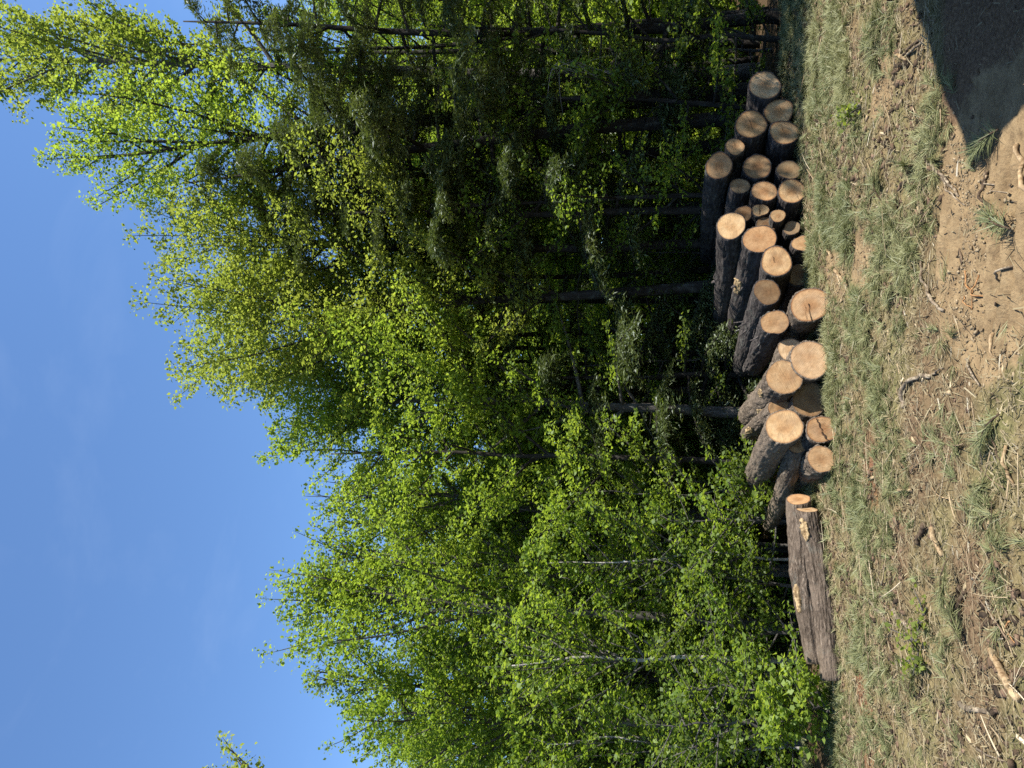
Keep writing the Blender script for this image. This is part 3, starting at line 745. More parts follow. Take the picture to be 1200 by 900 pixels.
# loose twigs too many to count
mb = MB()
xy = place_xy(900, lambda x, y: flat_d(x, y) * (.3 + .7 * sstep(-.2, .4, fbm(x, y, 52.0, 2))))
for (x, y) in xy:
    a = random.uniform(0, 6.28); L = random.uniform(.07, .36); r = random.uniform(.0018, .0055)
    z = hz(x, y) + random.uniform(.006, .03)
    t = np.linspace(0, 1, 5); k1 = random.gauss(0, .12); tilt = random.gauss(.02, .1)
    pts = np.stack([x + L * t * math.cos(a) - k1 * L * t * t * math.sin(a), y + L * t * math.sin(a) + k1 * L * t * t * math.cos(a), z + L * t * tilt], -1)
    mb.tube(pts, np.linspace(r, r * .5, 5), 5, a=random.random())
tag(link('loose_twigs', mb.mesh('loose_twigs', True, 'tint'), M['chips']), 'loose thin twigs strewn over the litter', 'twigs', kind='stuff')

# ------------------------------------------------------------------ trees
def leaves_np(C, s, n_up, rng, tint, asp=.42, dirv=None, dj=.6):
    """one rhombic leaf per centre"""
    n = len(C)
    nrm = rng.normal(0, 1, (n, 3)); nrm[:, 2] = np.abs(nrm[:, 2]) + n_up
    nrm /= np.linalg.norm(nrm, axis=1)[:, None]
    u = rng.normal(0, 1, (n, 3)) if dirv is None else dirv + rng.normal(0, dj, (n, 3))
    u -= nrm * (u * nrm).sum(1)[:, None]; u /= np.linalg.norm(u, axis=1)[:, None] + 1e-9
    v = np.cross(nrm, u)
    sz = (s * rng.uniform(.45, 1.55, n))[:, None]
    a = C - u * sz * .35; b = C + v * sz * asp + u * sz * .1 + nrm * sz * .13; c = C + u * sz * .8; d_ = C - v * sz * asp + u * sz * .1 + nrm * sz * .13
    V = np.stack([a, b, c, d_], 1).reshape(-1, 3)
    F = np.arange(n * 4).reshape(-1, 4)
    return V, F, np.repeat(tint, 4)

def spline(pts, n):
    p = np.array([list(q) for q in pts], float)
    t = np.linspace(0, len(p) - 1, n)
    q = np.stack([np.interp(t, np.arange(len(p)), p[:, k]) for k in range(3)], -1)
    for _ in range(n // 6):
        q[1:-1] = (q[:-2] + 2 * q[1:-1] + q[2:]) / 4
    return q

def grow(seed, path, r0, kind='broad', c0=.25, spread=2.0, nlimb=26, leaf=.06, dens=70, rise=(25, 65), prof=None, sub_len=.42,
         top_r=.012, bare=0.0, droop=0.0, side=None, low_dead=0):
    """returns numpy parts: trunk MB, limbs MB, leaf arrays. path: world points base..top"""
    rng = np.random.default_rng(seed)
    n = 26
    tr = spline(path, n)
    tt = np.linspace(0, 1, n)
    wob = .035 * np.stack([fbm(tt * 4 + seed, tt * 0, .2, 2), fbm(tt * 4 + seed, tt * 0, 5.2, 2), 0 * tt], -1) * np.sin(tt * math.pi)[:, None]
    tr = tr + wob * 3.0
    H = np.linalg.norm(np.diff(tr, axis=0), axis=1).sum()
    rad = r0 * (1 - tt) ** .8 + top_r * 1.0
    rad = rad * (1 + .5 * np.exp(-tt * H / .35))
    T = MB(); T.tube(tr, rad, 12)
    B = MB(); LC = []; LD = []; LT = []
    az = rng.uniform(0, 6.28)
    for k in range(nlimb):
        f = (k + rng.uniform(.1, .9)) / nlimb
        t = c0 + (.985 - c0) * f
        p0 = np.array([np.interp(t, tt, tr[:, q]) for q in range(3)])
        rb = np.interp(t, tt, rad) * .55
        az += 2.4 + rng.normal(0, .35)
        a = az
        if side is not None and rng.random() < .55: a = side + rng.normal(0, .8)
        pr = (prof(f) if prof else (.55 + .6 * math.sin(math.pi * min(1, f * .85 + .12))) * (1 - .45 * f ** 3))
        L = spread * pr * rng.uniform(.6, 1.15)
        e0 = R(rng.uniform(*rise) + (20 * f if kind == 'broad' else 0))
        m_ = 9; s_ = np.linspace(0, 1, m_)
        ev = e0 + (R(12) * s_ if kind == 'broad' else -R(28) * s_) - droop * s_ ** 2
        azv = a + rng.normal(0, .25) * s_ + .12 * fbm(s_ * 4 + k, s_ * 0, seed * .37, 2)
        st = np.stack([np.cos(azv) * np.cos(ev), np.sin(azv) * np.cos(ev), np.sin(ev)], -1) * (L / (m_ - 1))
        q = p0 + np.vstack([np.zeros(3), np.cumsum(st[:-1], 0)])
        rl = min(rb, .012 + .014 * L) * (1 - s_ * .85) + .003
        B.tube(q, rl, 6, cap=False)
        isbare = rng.random() < bare
        ctint = np.clip(rng.normal(.5, .25), 0, 1)
        nsub = max(3, int(L / (.2 if kind == 'broad' else .12)))
        for j in range(nsub + 1):
            g = .18 + .82 * (j + rng.uniform(0, .8)) / (nsub + .8) if j < nsub else 1.0
            g = min(g, 1.0)
            b0 = np.array([np.interp(g, s_, q[:, c]) for c in range(3)])
            dm = st[min(m_ - 1, int(g * (m_ - 1)))]; dm = dm / (np.linalg.norm(dm) + 1e-9)
            sgn = 1 if j % 2 else -1
            lat = np.cross(dm, [0, 0, 1.0]); lat /= np.linalg.norm(lat) + 1e-9
            if j < nsub:
                dv = dm * rng.uniform(.5, .9) + lat * sgn * rng.uniform(.5, 1.0) + np.array([0, 0, rng.normal(.1 if kind == 'broad' else -.12, .25)])
            else:
                dv = dm
            dv /= np.linalg.norm(dv)
            sl = L * sub_len * rng.uniform(.5, 1.1) * (1.15 - .75 * g)
            sl = max(min(.14, L * .5), min(sl, 1.1))
            u = np.linspace(0, 1, 5)
            sag = (-.1 if kind == 'broad' else -.22) * sl * u ** 2
            sq = b0 + dv[None] * (sl * u)[:, None] + np.stack([0 * u, 0 * u, sag], -1)
            B.tube(sq, np.linspace(.006, .002, 5) * (1 if L > .8 else .7), 3, cap=False)
            if isbare and rng.random() < .85: continue
            nl = rng.poisson(dens * (sl + .08))
            if nl == 0: continue
            w = rng.random(nl) ** .8 * 1.08
            c = b0 + dv[None] * (sl * w)[:, None] + np.stack([0 * w, 0 * w, (-.1 if kind == 'broad' else -.22) * sl * w ** 2], -1)
            sd = np.cross(dv, [0, 0, 1.0]); sd /= np.linalg.norm(sd) + 1e-9
            if kind == 'broad':
                wd = min(.05, .3 * sl) + .16 * sl
                c = c + sd[None] * (rng.normal(0, wd, nl))[:, None] + rng.normal(0, .035, (nl, 3))
                LD.append(np.repeat(dv[None], nl, 0))
            else:
                lr = rng.normal(0, .09 + .05 * sl, nl)
                c = c + sd[None] * lr[:, None] + rng.normal(0, .02, (nl, 3)) + np.stack([0 * lr, 0 * lr, -np.abs(lr) * .4], -1)
                LD.append(np.repeat(dv[None], nl, 0) * .6 + sd[None] * np.sign(lr)[:, None])
            LC.append(c); LT.append(np.clip(ctint + rng.normal(0, .12) + np.zeros(nl), 0, 1))
    for k in range(low_dead):                      # bare dead lower branches
        t = rng.uniform(.12, c0 + .15); a = rng.uniform(0, 6.28); L = rng.uniform(.5, 1.5)
        p0 = np.array([np.interp(t, tt, tr[:, q]) for q in range(3)])
        s_ = np.linspace(0, 1, 6); ev = R(rng.uniform(-15, 25)) - .3 * s_
        q = p0 + np.stack([math.cos(a) * L * s_, math.sin(a) * L * s_, L * s_ * np.sin(ev)], -1) + .03 * rng.normal(0, 1, (6, 3)) * s_[:, None]
        B.tube(q, np.linspace(.013, .003, 6), 4, cap=False)
        for _ in range(4):
            i0 = rng.integers(1, 5); dv = rng.normal(0, 1, 3); dv[2] *= .4; dv /= np.linalg.norm(dv)
            B.tube(q[i0] + dv[None] * (np.linspace(0, 1, 4) * rng.uniform(.15, .5))[:, None], np.linspace(.005, .002, 4), 3, cap=False)
    if not LC: return T, B, None
    C = np.vstack(LC); D = np.vstack(LD); TT = np.concatenate(LT)
    if kind == 'broad':
        lv = leaves_np(C, leaf, .75, rng, TT, .42, D, .8)
    else:
        lv = leaves_np(C, leaf, .9, rng, TT, .13, D, .35)
    return T, B, lv

NLEAF = [0]
def tree(name, label, seed, path, r0, leafm='leaf', trunkm='trunk', cat='tree', group=None, crown='crown', **kw):
    base = np.array(list(path[0]), float)
    T, B, lv = grow(seed, [np.array(list(p), float) - base for p in path], r0, **kw)
    root = empty(name, base)
    tag(root, label, cat, group)
    tk = link('trunk' if r0 > .03 else 'stem', T.mesh('trunk', True), M[trunkm], root)
    link('branches', B.mesh('branches', True), M['trunk_grey' if trunkm == 'birch' else trunkm], tk)
    if lv is not None:
        NLEAF[0] += len(lv[1])
        link(crown, mesh_np(crown, lv[0], [lv[1]], False, {'tint': lv[2]}), M[leafm], root)
    return root
def copy_tree(root, loc, rz, s, label, group=None):
    r = root.copy(); COL.objects.link(r)
    r.location = loc; r.rotation_euler = (0, 0, rz); r.scale = (s, s, s)
    r['label'] = label
    if group: r['group'] = group
    for ch in root.children:
        c = ch.copy(); COL.objects.link(c); c.parent = r
        for g in ch.children:
            d = g.copy(); COL.objects.link(d); d.parent = c
    return r
def TP(D, pts, dd=0.0):
    """trunk path from photo points at distance D; first point dropped onto the ground"""
    q = [P(px, py, D + dd * k) for k, (px, py) in enumerate(pts)]
    b = q[0]
    g = Vector((b.x, b.y, hz(b.x, b.y) - .1))
    return [g] + ([b] if b.z - g.z > .35 else []) + q[1:]

FR = 'trees along the front of the wood'
# --- right side: tall dark trunks
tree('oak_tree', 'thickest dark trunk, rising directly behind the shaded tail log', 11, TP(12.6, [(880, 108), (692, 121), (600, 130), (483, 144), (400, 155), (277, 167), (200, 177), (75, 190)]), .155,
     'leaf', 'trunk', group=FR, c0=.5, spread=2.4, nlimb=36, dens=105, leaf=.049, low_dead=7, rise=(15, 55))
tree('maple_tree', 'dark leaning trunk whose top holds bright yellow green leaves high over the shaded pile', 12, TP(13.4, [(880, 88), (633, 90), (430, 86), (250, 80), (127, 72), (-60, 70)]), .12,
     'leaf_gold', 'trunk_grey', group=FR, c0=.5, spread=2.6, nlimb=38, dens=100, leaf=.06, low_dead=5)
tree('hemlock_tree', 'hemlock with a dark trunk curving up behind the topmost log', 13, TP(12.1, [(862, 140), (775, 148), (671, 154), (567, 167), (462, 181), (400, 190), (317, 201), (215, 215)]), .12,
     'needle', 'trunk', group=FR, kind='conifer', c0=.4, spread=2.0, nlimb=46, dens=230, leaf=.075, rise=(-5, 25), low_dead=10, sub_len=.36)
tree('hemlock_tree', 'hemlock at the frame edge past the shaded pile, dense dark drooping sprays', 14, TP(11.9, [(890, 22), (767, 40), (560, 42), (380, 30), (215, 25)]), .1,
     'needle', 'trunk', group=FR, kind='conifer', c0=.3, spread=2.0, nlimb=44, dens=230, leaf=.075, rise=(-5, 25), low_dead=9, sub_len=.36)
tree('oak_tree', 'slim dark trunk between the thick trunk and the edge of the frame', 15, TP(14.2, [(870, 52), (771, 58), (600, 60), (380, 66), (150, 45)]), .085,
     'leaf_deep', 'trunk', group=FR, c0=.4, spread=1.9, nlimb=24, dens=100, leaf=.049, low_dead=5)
tree('hemlock_tree', 'young hemlock between the thick trunks and sunlit fan, lower dead twigs bare', 16, TP(13.0, [(850, 164), (725, 184), (560, 196), (400, 215), (260, 238)]), .08,
     'needle', 'trunk', group=FR, kind='conifer', c0=.3, spread=1.7, nlimb=44, dens=210, leaf=.068, rise=(-5, 25), low_dead=9, sub_len=.36)
tree('beech_tree', 'slim leafy tree in front of the thickest trunk, sprays across its middle', 51, TP(11.6, [(880, 120), (760, 122), (640, 112), (520, 104)]), .035, 'leaf', 'trunk', group=FR, c0=.2, spread=1.5, nlimb=26, dens=105, leaf=.049, rise=(-10, 40))
tree('beech_tree', 'slim leafy tree at the frame edge under the dark hemlock', 52, TP(11.4, [(890, 48), (760, 44), (640, 34), (500, 30)]), .035, 'leaf_deep', 'trunk', group=FR, c0=.15, spread=1.5, nlimb=26, dens=105, leaf=.049, rise=(-10, 40))
tree('hemlock_tree', 'shaggy dark hemlock between the topmost log and the sunlit fan', 56, TP(11.8, [(858, 246), (700, 250), (520, 244), (350, 252)]), .075, 'needle', 'trunk', group=FR, kind='conifer', c0=.42, spread=1.6, nlimb=34, dens=190, leaf=.07, rise=(-8, 20), low_dead=12, sub_len=.36)
tree('maple_tree', 'leafy young maple between the hemlocks above the topmost log', 53, TP(11.6, [(850, 228), (740, 230), (600, 236), (500, 240)]), .035, 'leaf', 'trunk', group=FR, c0=.15, spread=1.4, nlimb=24, dens=80, leaf=.049, rise=(-5, 45))
pole = None
rngp = np.random.default_rng(3)
for k, (py, D) in enumerate(((18, 13.1), (72, 14.6), (120, 14.9), (176, 13.9), (205, 15.2), (238, 13.4), (262, 14.4), (312, 14.0), (352, 14.8), (382, 13.6), (428, 14.4), (462, 13.5), (505, 13.8), (640, 13.4), (700, 13.9), (845, 13.2))):
    b = P(870, py, D); loc = (b.x, b.y, hz(b.x, b.y))
    lab = 'slim dark pole tree with bare lower twigs in the shade of the wood'
    if pole is None:
        pole = tree('pole_tree', lab, 230, [(0, 0, -.2), (.12, 0, 3), (.05, .1, 6.2), (.2, 0, 8.6)], .055, 'leaf_deep', 'trunk', group='slim dark pole trees in the wood', c0=.62, spread=1.2, nlimb=18, dens=60, leaf=.055, rise=(0, 50), low_dead=16)
        pole.location = loc
    else:
        copy_tree(pole, loc, float(rngp.uniform(0, 6.28)), float(rngp.uniform(.75, 1.12)), lab)
# --- middle
tree('maple_tree', 'yellow green maple whose crown forms the high middle shoulder against the sky', 17, TP(12.7, [(860, 283), (747, 292), (600, 290), (450, 288), (370, 280), (243, 283)]), .09,
     'leaf_gold', 'trunk', group=FR, prof=lambda f: (.72 + .5 * math.sin(math.pi * min(1, f * .8 + .1))) * (1 - .22 * f ** 4), c0=.44, spread=2.3, nlimb=40, dens=160, leaf=.047, rise=(15, 55), low_dead=9)
tree('maple_tree', 'maple on a straight broken-looking dark trunk mid wood, bright outer crown', 18, TP(12.2, [(860, 333), (733, 340), (610, 347), (500, 350), (410, 365), (290, 383)]), .1,
     'leaf_gold', 'trunk', group=FR, prof=lambda f: (.72 + .5 * math.sin(math.pi * min(1, f * .8 + .1))) * (1 - .22 * f ** 4), c0=.42, spread=2.4, nlimb=42, dens=160, leaf=.047, rise=(10, 50), low_dead=9)
tree('hemlock_tree', 'small dark hemlock filling the gloom above the middle logs', 19, TP(13.6, [(860, 408), (777, 412), (600, 408), (420, 400)]), .07,
     'needle', 'trunk', group=FR, kind='conifer', c0=.15, spread=1.8, nlimb=46, dens=210, leaf=.07, rise=(-8, 20), low_dead=8, sub_len=.36)
tree('hemlock_tree', 'dark hemlock behind the gap between heap and fan of logs', 20, TP(12.4, [(870, 436), (803, 440), (640, 445), (520, 452)]), .06,
     'needle', 'trunk', group=FR, kind='conifer', c0=.15, spread=1.7, nlimb=42, dens=210, leaf=.07, rise=(-8, 20), low_dead=8, sub_len=.36)
tree('beech_tree', 'beech with a sloping skyline above the pale-faced heap', 21, TP(12.0, [(900, 486), (750, 478), (600, 470), (470, 470), (385, 478)]), .08,
     'leaf', 'trunk_grey', group=FR, c0=.24, spread=2.3, nlimb=36, dens=150, leaf=.047, rise=(0, 50), low_dead=4)
tree('beech_tree', 'young beech over the heap, low layered pale green sprays', 22, TP(11.3, [(925, 545), (800, 540), (650, 535), (520, 530), (388, 532)]), .042,
     'leaf', 'trunk', group=FR, c0=.24, spread=2.0, nlimb=32, dens=150, leaf=.047, rise=(-5, 40))
tree('maple_tree', 'rounded maple crown beside the high middle shoulder, sloping toward the long logs', 55, TP(12.9, [(880, 455), (640, 452), (500, 448), (372, 442)]), .08, 'leaf', 'trunk', group=FR, prof=lambda f: (.72 + .5 * math.sin(math.pi * min(1, f * .8 + .1))) * (1 - .22 * f ** 4), c0=.35, spread=2.1, nlimb=38, dens=155, leaf=.047, rise=(10, 50))
# --- left
tree('ash_tree', 'tree with partly bare grey upper twigs over the sawn ends of the long logs', 23, TP(12.8, [(930, 607), (741, 607), (666, 607), (552, 583), (470, 578), (395, 588)]), .07,
     'leaf', 'trunk_grey', group=FR, c0=.3, spread=1.8, nlimb=30, dens=72, leaf=.052, bare=.38, rise=(20, 65))
tree('ash_tree', 'thin straight stemmed tree, sparse feathery top against the sky', 24, TP(12.3, [(925, 668), (843, 669), (701, 664), (600, 665), (481, 662), (385, 645)]), .075,
     'leaf', 'trunk_grey', group=FR, c0=.3, spread=2.0, nlimb=34, dens=80, leaf=.05, rise=(20, 65))
tree('birch_tree', 'tree with a fan of long upswept thin branches on the skyline over the long logs', 25, TP(11.5, [(945, 738), (857, 729), (621, 716), (517, 707), (435, 704), (395, 694)]), .075,
     'leaf', 'trunk_grey', group=FR, c0=.3, spread=2.1, nlimb=34, dens=100, leaf=.049, rise=(30, 70))
tree('birch_tree', 'white barked birch standing behind the end of the long logs', 26, TP(9.9, [(955, 776), (817, 771), (741, 772), (674, 776), (600, 780)]), .024,
     'leaf', 'birch', group=FR, c0=.35, spread=1.5, nlimb=24, dens=70, leaf=.05, rise=(10, 60), top_r=.008)
tree('maple_tree', 'dark trunk past the far tips of the long logs with dense bright crown', 27, TP(12.4, [(930, 812), (892, 807), (714, 793), (560, 795), (405, 810)]), .085,
     'leaf', 'trunk', group=FR, c0=.28, spread=2.2, nlimb=38, dens=155, leaf=.047, rise=(5, 55))
tree('maple_tree', 'leaning grey trunk at the frame edge past the long logs, crown notched by sky', 28, TP(11.4, [(990, 872), (817, 856), (661, 847), (608, 842), (530, 836), (420, 838)]), .07,
     'leaf', 'trunk_grey', group=FR, c0=.28, spread=1.9, nlimb=34, dens=155, leaf=.047, rise=(5, 55))
tree('birch_tree', 'thin pale stem beside the leaning grey trunk', 29, TP(10.4, [(960, 880), (879, 876), (723, 869), (640, 872)]), .014,
     'leaf', 'birch', group=FR, c0=.25, spread=1.3, nlimb=24, dens=75, leaf=.05, rise=(5, 55), top_r=.006)
tree('birch_tree', 'slender pale sapling between the white birch and the heap', 30, TP(10.2, [(950, 655), (883, 653), (750, 655), (640, 660)]), .013,
     'leaf', 'birch', group=FR, c0=.2, spread=1.2, nlimb=24, dens=80, leaf=.05, rise=(0, 50), top_r=.006)
# beyond the frame on both sides (their boughs reach in and shade the wood)
SH = 'trees beyond the shaded side of the picture'
tree('oak_tree', 'leafy oak just outside the frame, shading the pile end', 41, [(8.9, 8.1, -.1), (8.9, 8.0, 5), (8.7, 8.1, 12.5)], .15, 'leaf', 'trunk', group=SH, c0=.3, spread=2.3, nlimb=36, dens=75, leaf=.085, rise=(5, 50))
tree('hemlock_tree', 'big hemlock outside the frame, nearest to the oak', 42, [(10.6, 9.6, -.1), (10.6, 9.6, 6), (10.4, 9.7, 16)], .16, 'needle', 'trunk', group=SH, kind='conifer', c0=.12, spread=2.2, nlimb=32, dens=110, leaf=.11, rise=(-5, 25), sub_len=.36)
tree('maple_tree', 'young maple outside the frame between oak and camera', 45, [(6.95, 7.4, -.1), (7.0, 7.45, 5), (6.9, 7.5, 8.6)], .06, 'leaf', 'trunk', group=SH, c0=.66, spread=1.25, nlimb=22, dens=60, leaf=.07, rise=(0, 40))  # added out of view so its crown shades the log ends
tree('maple_tree', 'bright maple bough poking into the sky from beyond the frame', 44, [P(900, 960, 9.5), P(600, 950, 9.5), P(310, 938, 9.5), P(272, 922, 9.5)], .06, 'leaf_gold', 'trunk_grey', group='tree beyond the sunny side', c0=.6, spread=.9, nlimb=16, dens=80, leaf=.05)

# --- understory shrubs and saplings
UN = 'leafy saplings under the front trees'
shr = [(955, 610, 10.1, 1.5, 'sapling with tiered sprays behind the sawn ends of the long logs'),
       (950, 690, 10.0, 1.6, 'broad sapling behind the middle of the long logs'), (972, 745, 9.6, 1.2, 'low sapling behind the far tips of the long logs'),
       (985, 815, 8.9, 1.3, 'sapling with arching bright yellow sprays past the far tips of the long logs'), (990, 865, 8.6, 1.7, 'sapling by the frame edge past the long logs, reaching over the clearing'),
       (960, 850, 10.2, 2.2, 'taller sapling behind the two past the long logs'), (940, 640, 10.9, 2.6, 'tall sapling beside the thin straight feathery tree'),
       (930, 580, 10.9, 2.6, 'tall sapling above the gap between heap and long logs'), 
       (935, 720, 10.6, 2.8, 'tall sapling between the white birch and the heap'), (880, 420, 12.6, 2.6, 'dim sapling behind the sunlit fan of logs'),
       (870, 300, 13.2, 2.8, 'dim sapling above the upper fan log'), (870, 210, 13.6, 2.6, 'backlit sapling behind the topmost log'),
       (890, 60, 12.6, 2.4, 'shaded sapling at the frame edge behind the tail of the pile'), (960, 790, 10.9, 2.7, 'tall sapling between the white birch and the frame edge')]
for k, (px, py, D, h, lab) in enumerate(shr):
    b = P(px, py, D); z0 = hz(b.x, b.y)
    lean = random.gauss(0, .15)
    tree('sapling', lab, 100 + k, [(b.x, b.y, z0 - .05), (b.x + lean * .4, b.y - .05, z0 + h * .55), (b.x + lean, b.y - .12, z0 + h * 1.15)], .016,
         ['leaf', 'leaf_deep'][k % 3 == 1 or k >= 9], 'trunk_grey', 'sapling', UN, 'foliage', c0=.1, spread=.75 + .2 * h, nlimb=17, dens=70, leaf=.047, rise=(-15, 35), top_r=.004)
# low fern-like ground growth at the wood's edge
GR = 'low leafy plants at the foot of the wood'
for k, (px, py) in enumerate(((992, 835), (930, 560))):
    D = edge_y(P(px, py, 8.5).x) + (1.6 if py < 790 else .8)
    b = P(px, py, D); z0 = hz(b.x, b.y)
    labs = ['low bush at the clearing edge past the long logs', 'dim low bush behind the pale-faced heap']
    tree('bush', labs[k], 140 + k, [(b.x, b.y, z0 - .03), (b.x, b.y, z0 + .3), (b.x + .05, b.y - .05, z0 + .62)], .01, ['leaf', 'leaf_deep'][k % 2], 'trunk_grey', 'bush', GR, 'foliage',
         c0=.05, spread=.62, nlimb=20, dens=95, leaf=.055, rise=(5, 50), top_r=.003)

# --- deeper wood: copies of a few kinds
proto = []
def deep(seed, r0, H, **kw):
    kw.setdefault('group', 'trees deeper in the wood')
    return tree('forest_tree', 'x', seed, [(0, 0, -.2), (.1, 0, H * .5), (0, .15, H)], r0, **kw)
protos = [deep(201, .13, 13, leafm='leaf', trunkm='trunk', c0=.16, spread=2.6, nlimb=44, dens=100, leaf=.07, rise=(0, 50), low_dead=5),
          deep(202, .11, 12, leafm='leaf_deep', trunkm='trunk_grey', c0=.14, spread=2.5, nlimb=42, dens=100, leaf=.07, rise=(0, 50), low_dead=5),
          deep(203, .13, 14, leafm='needle', trunkm='trunk', kind='conifer', c0=.12, spread=2.3, nlimb=56, dens=240, leaf=.1, rise=(-8, 22), sub_len=.36),
          deep(204, .09, 10, leafm='leaf', trunkm='trunk', c0=.1, spread=2.2, nlimb=42, dens=105, leaf=.068, rise=(0, 50))]
names = ['maple_tree', 'beech_tree', 'hemlock_tree', 'maple_tree']
dl = ['broad leafy tree standing deeper in the wood behind the front row', 'dull green leafy tree deeper in the wood among the others', 'dark conifer deeper in the wood behind the front row', 'short bright leafy tree deeper in the wood']
used = [0] * 4
def put(kind, x, y, s, rz):
    loc = (x, y, hz(x, y))
    r = protos[kind]
    if not used[kind]:
        r.name = names[kind]; r.location = loc; r.rotation_euler = (0, 0, rz); r.scale = (s,) * 3; r['label'] = dl[kind]
    else:
        r = copy_tree(r, loc, rz, s, dl[kind], 'trees deeper in the wood'); r.name = names[kind]
    used[kind] += 1
rng = np.random.default_rng(5)
for row, (y0, step) in enumerate(((15.2, 1.9), (18.2, 2.1), (21.8, 2.4), (26, 2.8))):
    x = -.62 * y0 - 1.5
    while x < .62 * y0 + 2.5:
        y = y0 + .12 * x + rng.normal(0, .6)
        xx = x + rng.normal(0, .35)
        right = sstep(-1, 4, xx)
        kind = int(rng.choice(4, p=[.42 - .1 * right, .2 - .1 * right, .08 + .1 * right, .3 + .1 * right]))
        # heights follow the skyline: low on the left, tall on the right
        elev_px = np.interp(450 - xx / y * 870, [-50, 150, 330, 480, 600, 900], [60, 200, 300, 400, 440, 450])
        zt = CAM_H + P(elev_px, 450, y).z - CAM_H
        Hk = (13, 12, 14, 10)[kind]
        s = np.clip((zt + .9) / Hk, .45, 1.35) * rng.uniform(.8, 1.0)
        if xx > -2 and row < 3:
            s *= .72
            if rng.random() < .38: x += step * rng.uniform(.8, 1.2); continue
        put(kind, xx, y, float(s), rng.uniform(0, 6.28))
        x += step * rng.uniform(.8, 1.2)
pl = [tree('sapling', 'leafy undergrowth sapling standing deep in the wood', 211 + k, [(0, 0, -.1), (.1, 0, 1.4), (.15, .1, 2.9)], .02, 'leaf', 'trunk', 'sapling', 'undergrowth deep in the wood', 'foliage', c0=.03, spread=1.5, nlimb=30, dens=75, leaf=.07, rise=(-10, 45), top_r=.004) for k in (0, 1)]
first = [True, True]
for k in range(90):
    y = rng.uniform(13.6, 27); x = rng.uniform(-.66, .7) * y
    k2 = int(rng.random() < .45); loc = (x, y, hz(x, y)); s_ = float(rng.uniform(.6, 1.25)); rz = float(rng.uniform(0, 6.28))
    if first[k2]:
        pl[k2].location = loc; pl[k2].scale = (s_,) * 3; first[k2] = False
    else:
        copy_tree(pl[k2], loc, rz, s_, pl[k2]['label'])
# far-off wood closing the view: one mass of leaves
n = 170000
rng = np.random.default_rng(31)
fx = rng.uniform(-32, 32, n); 
fy = 31 + rng.uniform(0, 5, n) + .1 * fx + 1.5 * fbm(fx * .25, fx * 0, 3.0, 2)
top = 8 + 4 * sstep(-8, 8, fx) + 3 * fbm(fx * .3, fx * 0, 9.0, 3)
fz = -1.4 + (top + 1.4) * rng.random(n) ** .85
keep = fbm(fx * .7, fz * .7, fy * .7, 3) > -.22
C = np.stack([fx, fy, fz], -1)[keep]
lv = leaves_np(C, .3, .3, rng, np.clip(.5 + fbm(C[:, 0] * .4, C[:, 2] * .4, 2.0, 2), 0, 1), .42)
tag(link('far_wood', mesh_np('far_wood', lv[0], [lv[1]], False, {'tint': lv[2]}), M['leaf_deep']), 'far-off wood reading as one green mass between the trunks', 'wood', kind='stuff')
print('leaves', NLEAF[0], 'deep', used)

# dead bleached branch hung in the right wood
mb = MB(); rng = np.random.default_rng(77)
o = P(720, 88, 11.2)
main = [P(760, 92, 11.4), P(700, 84, 11.2), P(665, 66, 11.0), P(645, 78, 10.9), P(642, 110, 10.9)]
q = spline(main, 14) - np.array(list(o)); mb.tube(q, np.linspace(.014, .004, 14), 5)
for k in range(16):
    i0 = rng.integers(2, 12); a = q[i0]; e = P(rng.uniform(650, 760), rng.uniform(35, 125), 11.1 + rng.normal(0, .2)); e = np.array(list(e - o))
    d = (e - a); d = d / np.linalg.norm(d) * rng.uniform(.25, .8)
    u = np.linspace(0, 1, 5)
    mb.tube(a + d[None] * u[:, None] + np.array([0, 0, -.12])[None] * (u ** 2)[:, None], np.linspace(.006, .002, 5), 4)
tag(link('dead_branch', mb.mesh('dead_branch', True), M['twig'], None, o), 'bleached bare dead branch hanging in front of the dark trunks', 'branch')

# broken pine sprigs with long needles
def sprig(px, py, ang, size, label):
    b = G(px, py); z = hz(b.x, b.y)
    rg = np.random.default_rng(int(px * 3 + py))
    root = empty('pine_sprig', (b.x, b.y, z)); tag(root, label, 'pine sprig', 'broken pine sprigs on the clearing')
    a = R(ang); dv = np.array([math.cos(a), math.sin(a), .12])
    mb = MB(); u = np.linspace(0, 1, 6)
    q = dv[None] * (size * u)[:, None] + np.stack([0 * u, 0 * u, .02 + .03 * np.sin(u * 3)], -1)
    mb.tube(q, np.linspace(.006, .003, 6), 6)
    Vs = []; nn = 230
    tpos = rg.random(nn) ** .6
    c = dv[None] * (size * tpos)[:, None] + np.array([0, 0, .03])
    d = dv[None] * .75 + rg.normal(0, .55, (nn, 3)); d[:, 2] = np.abs(d[:, 2]) * .7; d /= np.linalg.norm(d, axis=1)[:, None]
    L_ = rg.uniform(.08, .15, nn); st = RNG.bit_generator.state
    V, F3, F4, A = ribbons(c, d, L_, np.full(nn, .0017), np.stack([0 * L_, 0 * L_, -.3 * L_ * rg.random(nn)], -1), np.full(nn, rg.uniform(.1, .7)))
    link('twig', mb.mesh('twig', True), M['brownstick'], root)
    link('needles', mesh_np('needles', V, [F3, F4], False, {'tint': A}), M['litter'], root)
sprig(1166, 152, 100, .22, 'fresh green pine sprig at the tip of the near shadow')
sprig(1190, 268, 60, .2, 'green pine sprig lying on bare dirt at the near side')
sprig(1052, 30, 200, .24, 'bushy pine sprig at the far edge of the big shadow')
sprig(1062, 190, 250, .2, 'pine sprig in front of the pale forked branch')
sprig(1035, 235, 20, .22, 'greyish drying pine sprig in front of the shaded logs')
sprig(1170, 485, 140, .2, 'pine sprig on the near mulch by the thin brown stick')
sprig(1122, 655, 190, .24, 'dark pine sprig beside the pair of bark-covered pieces')
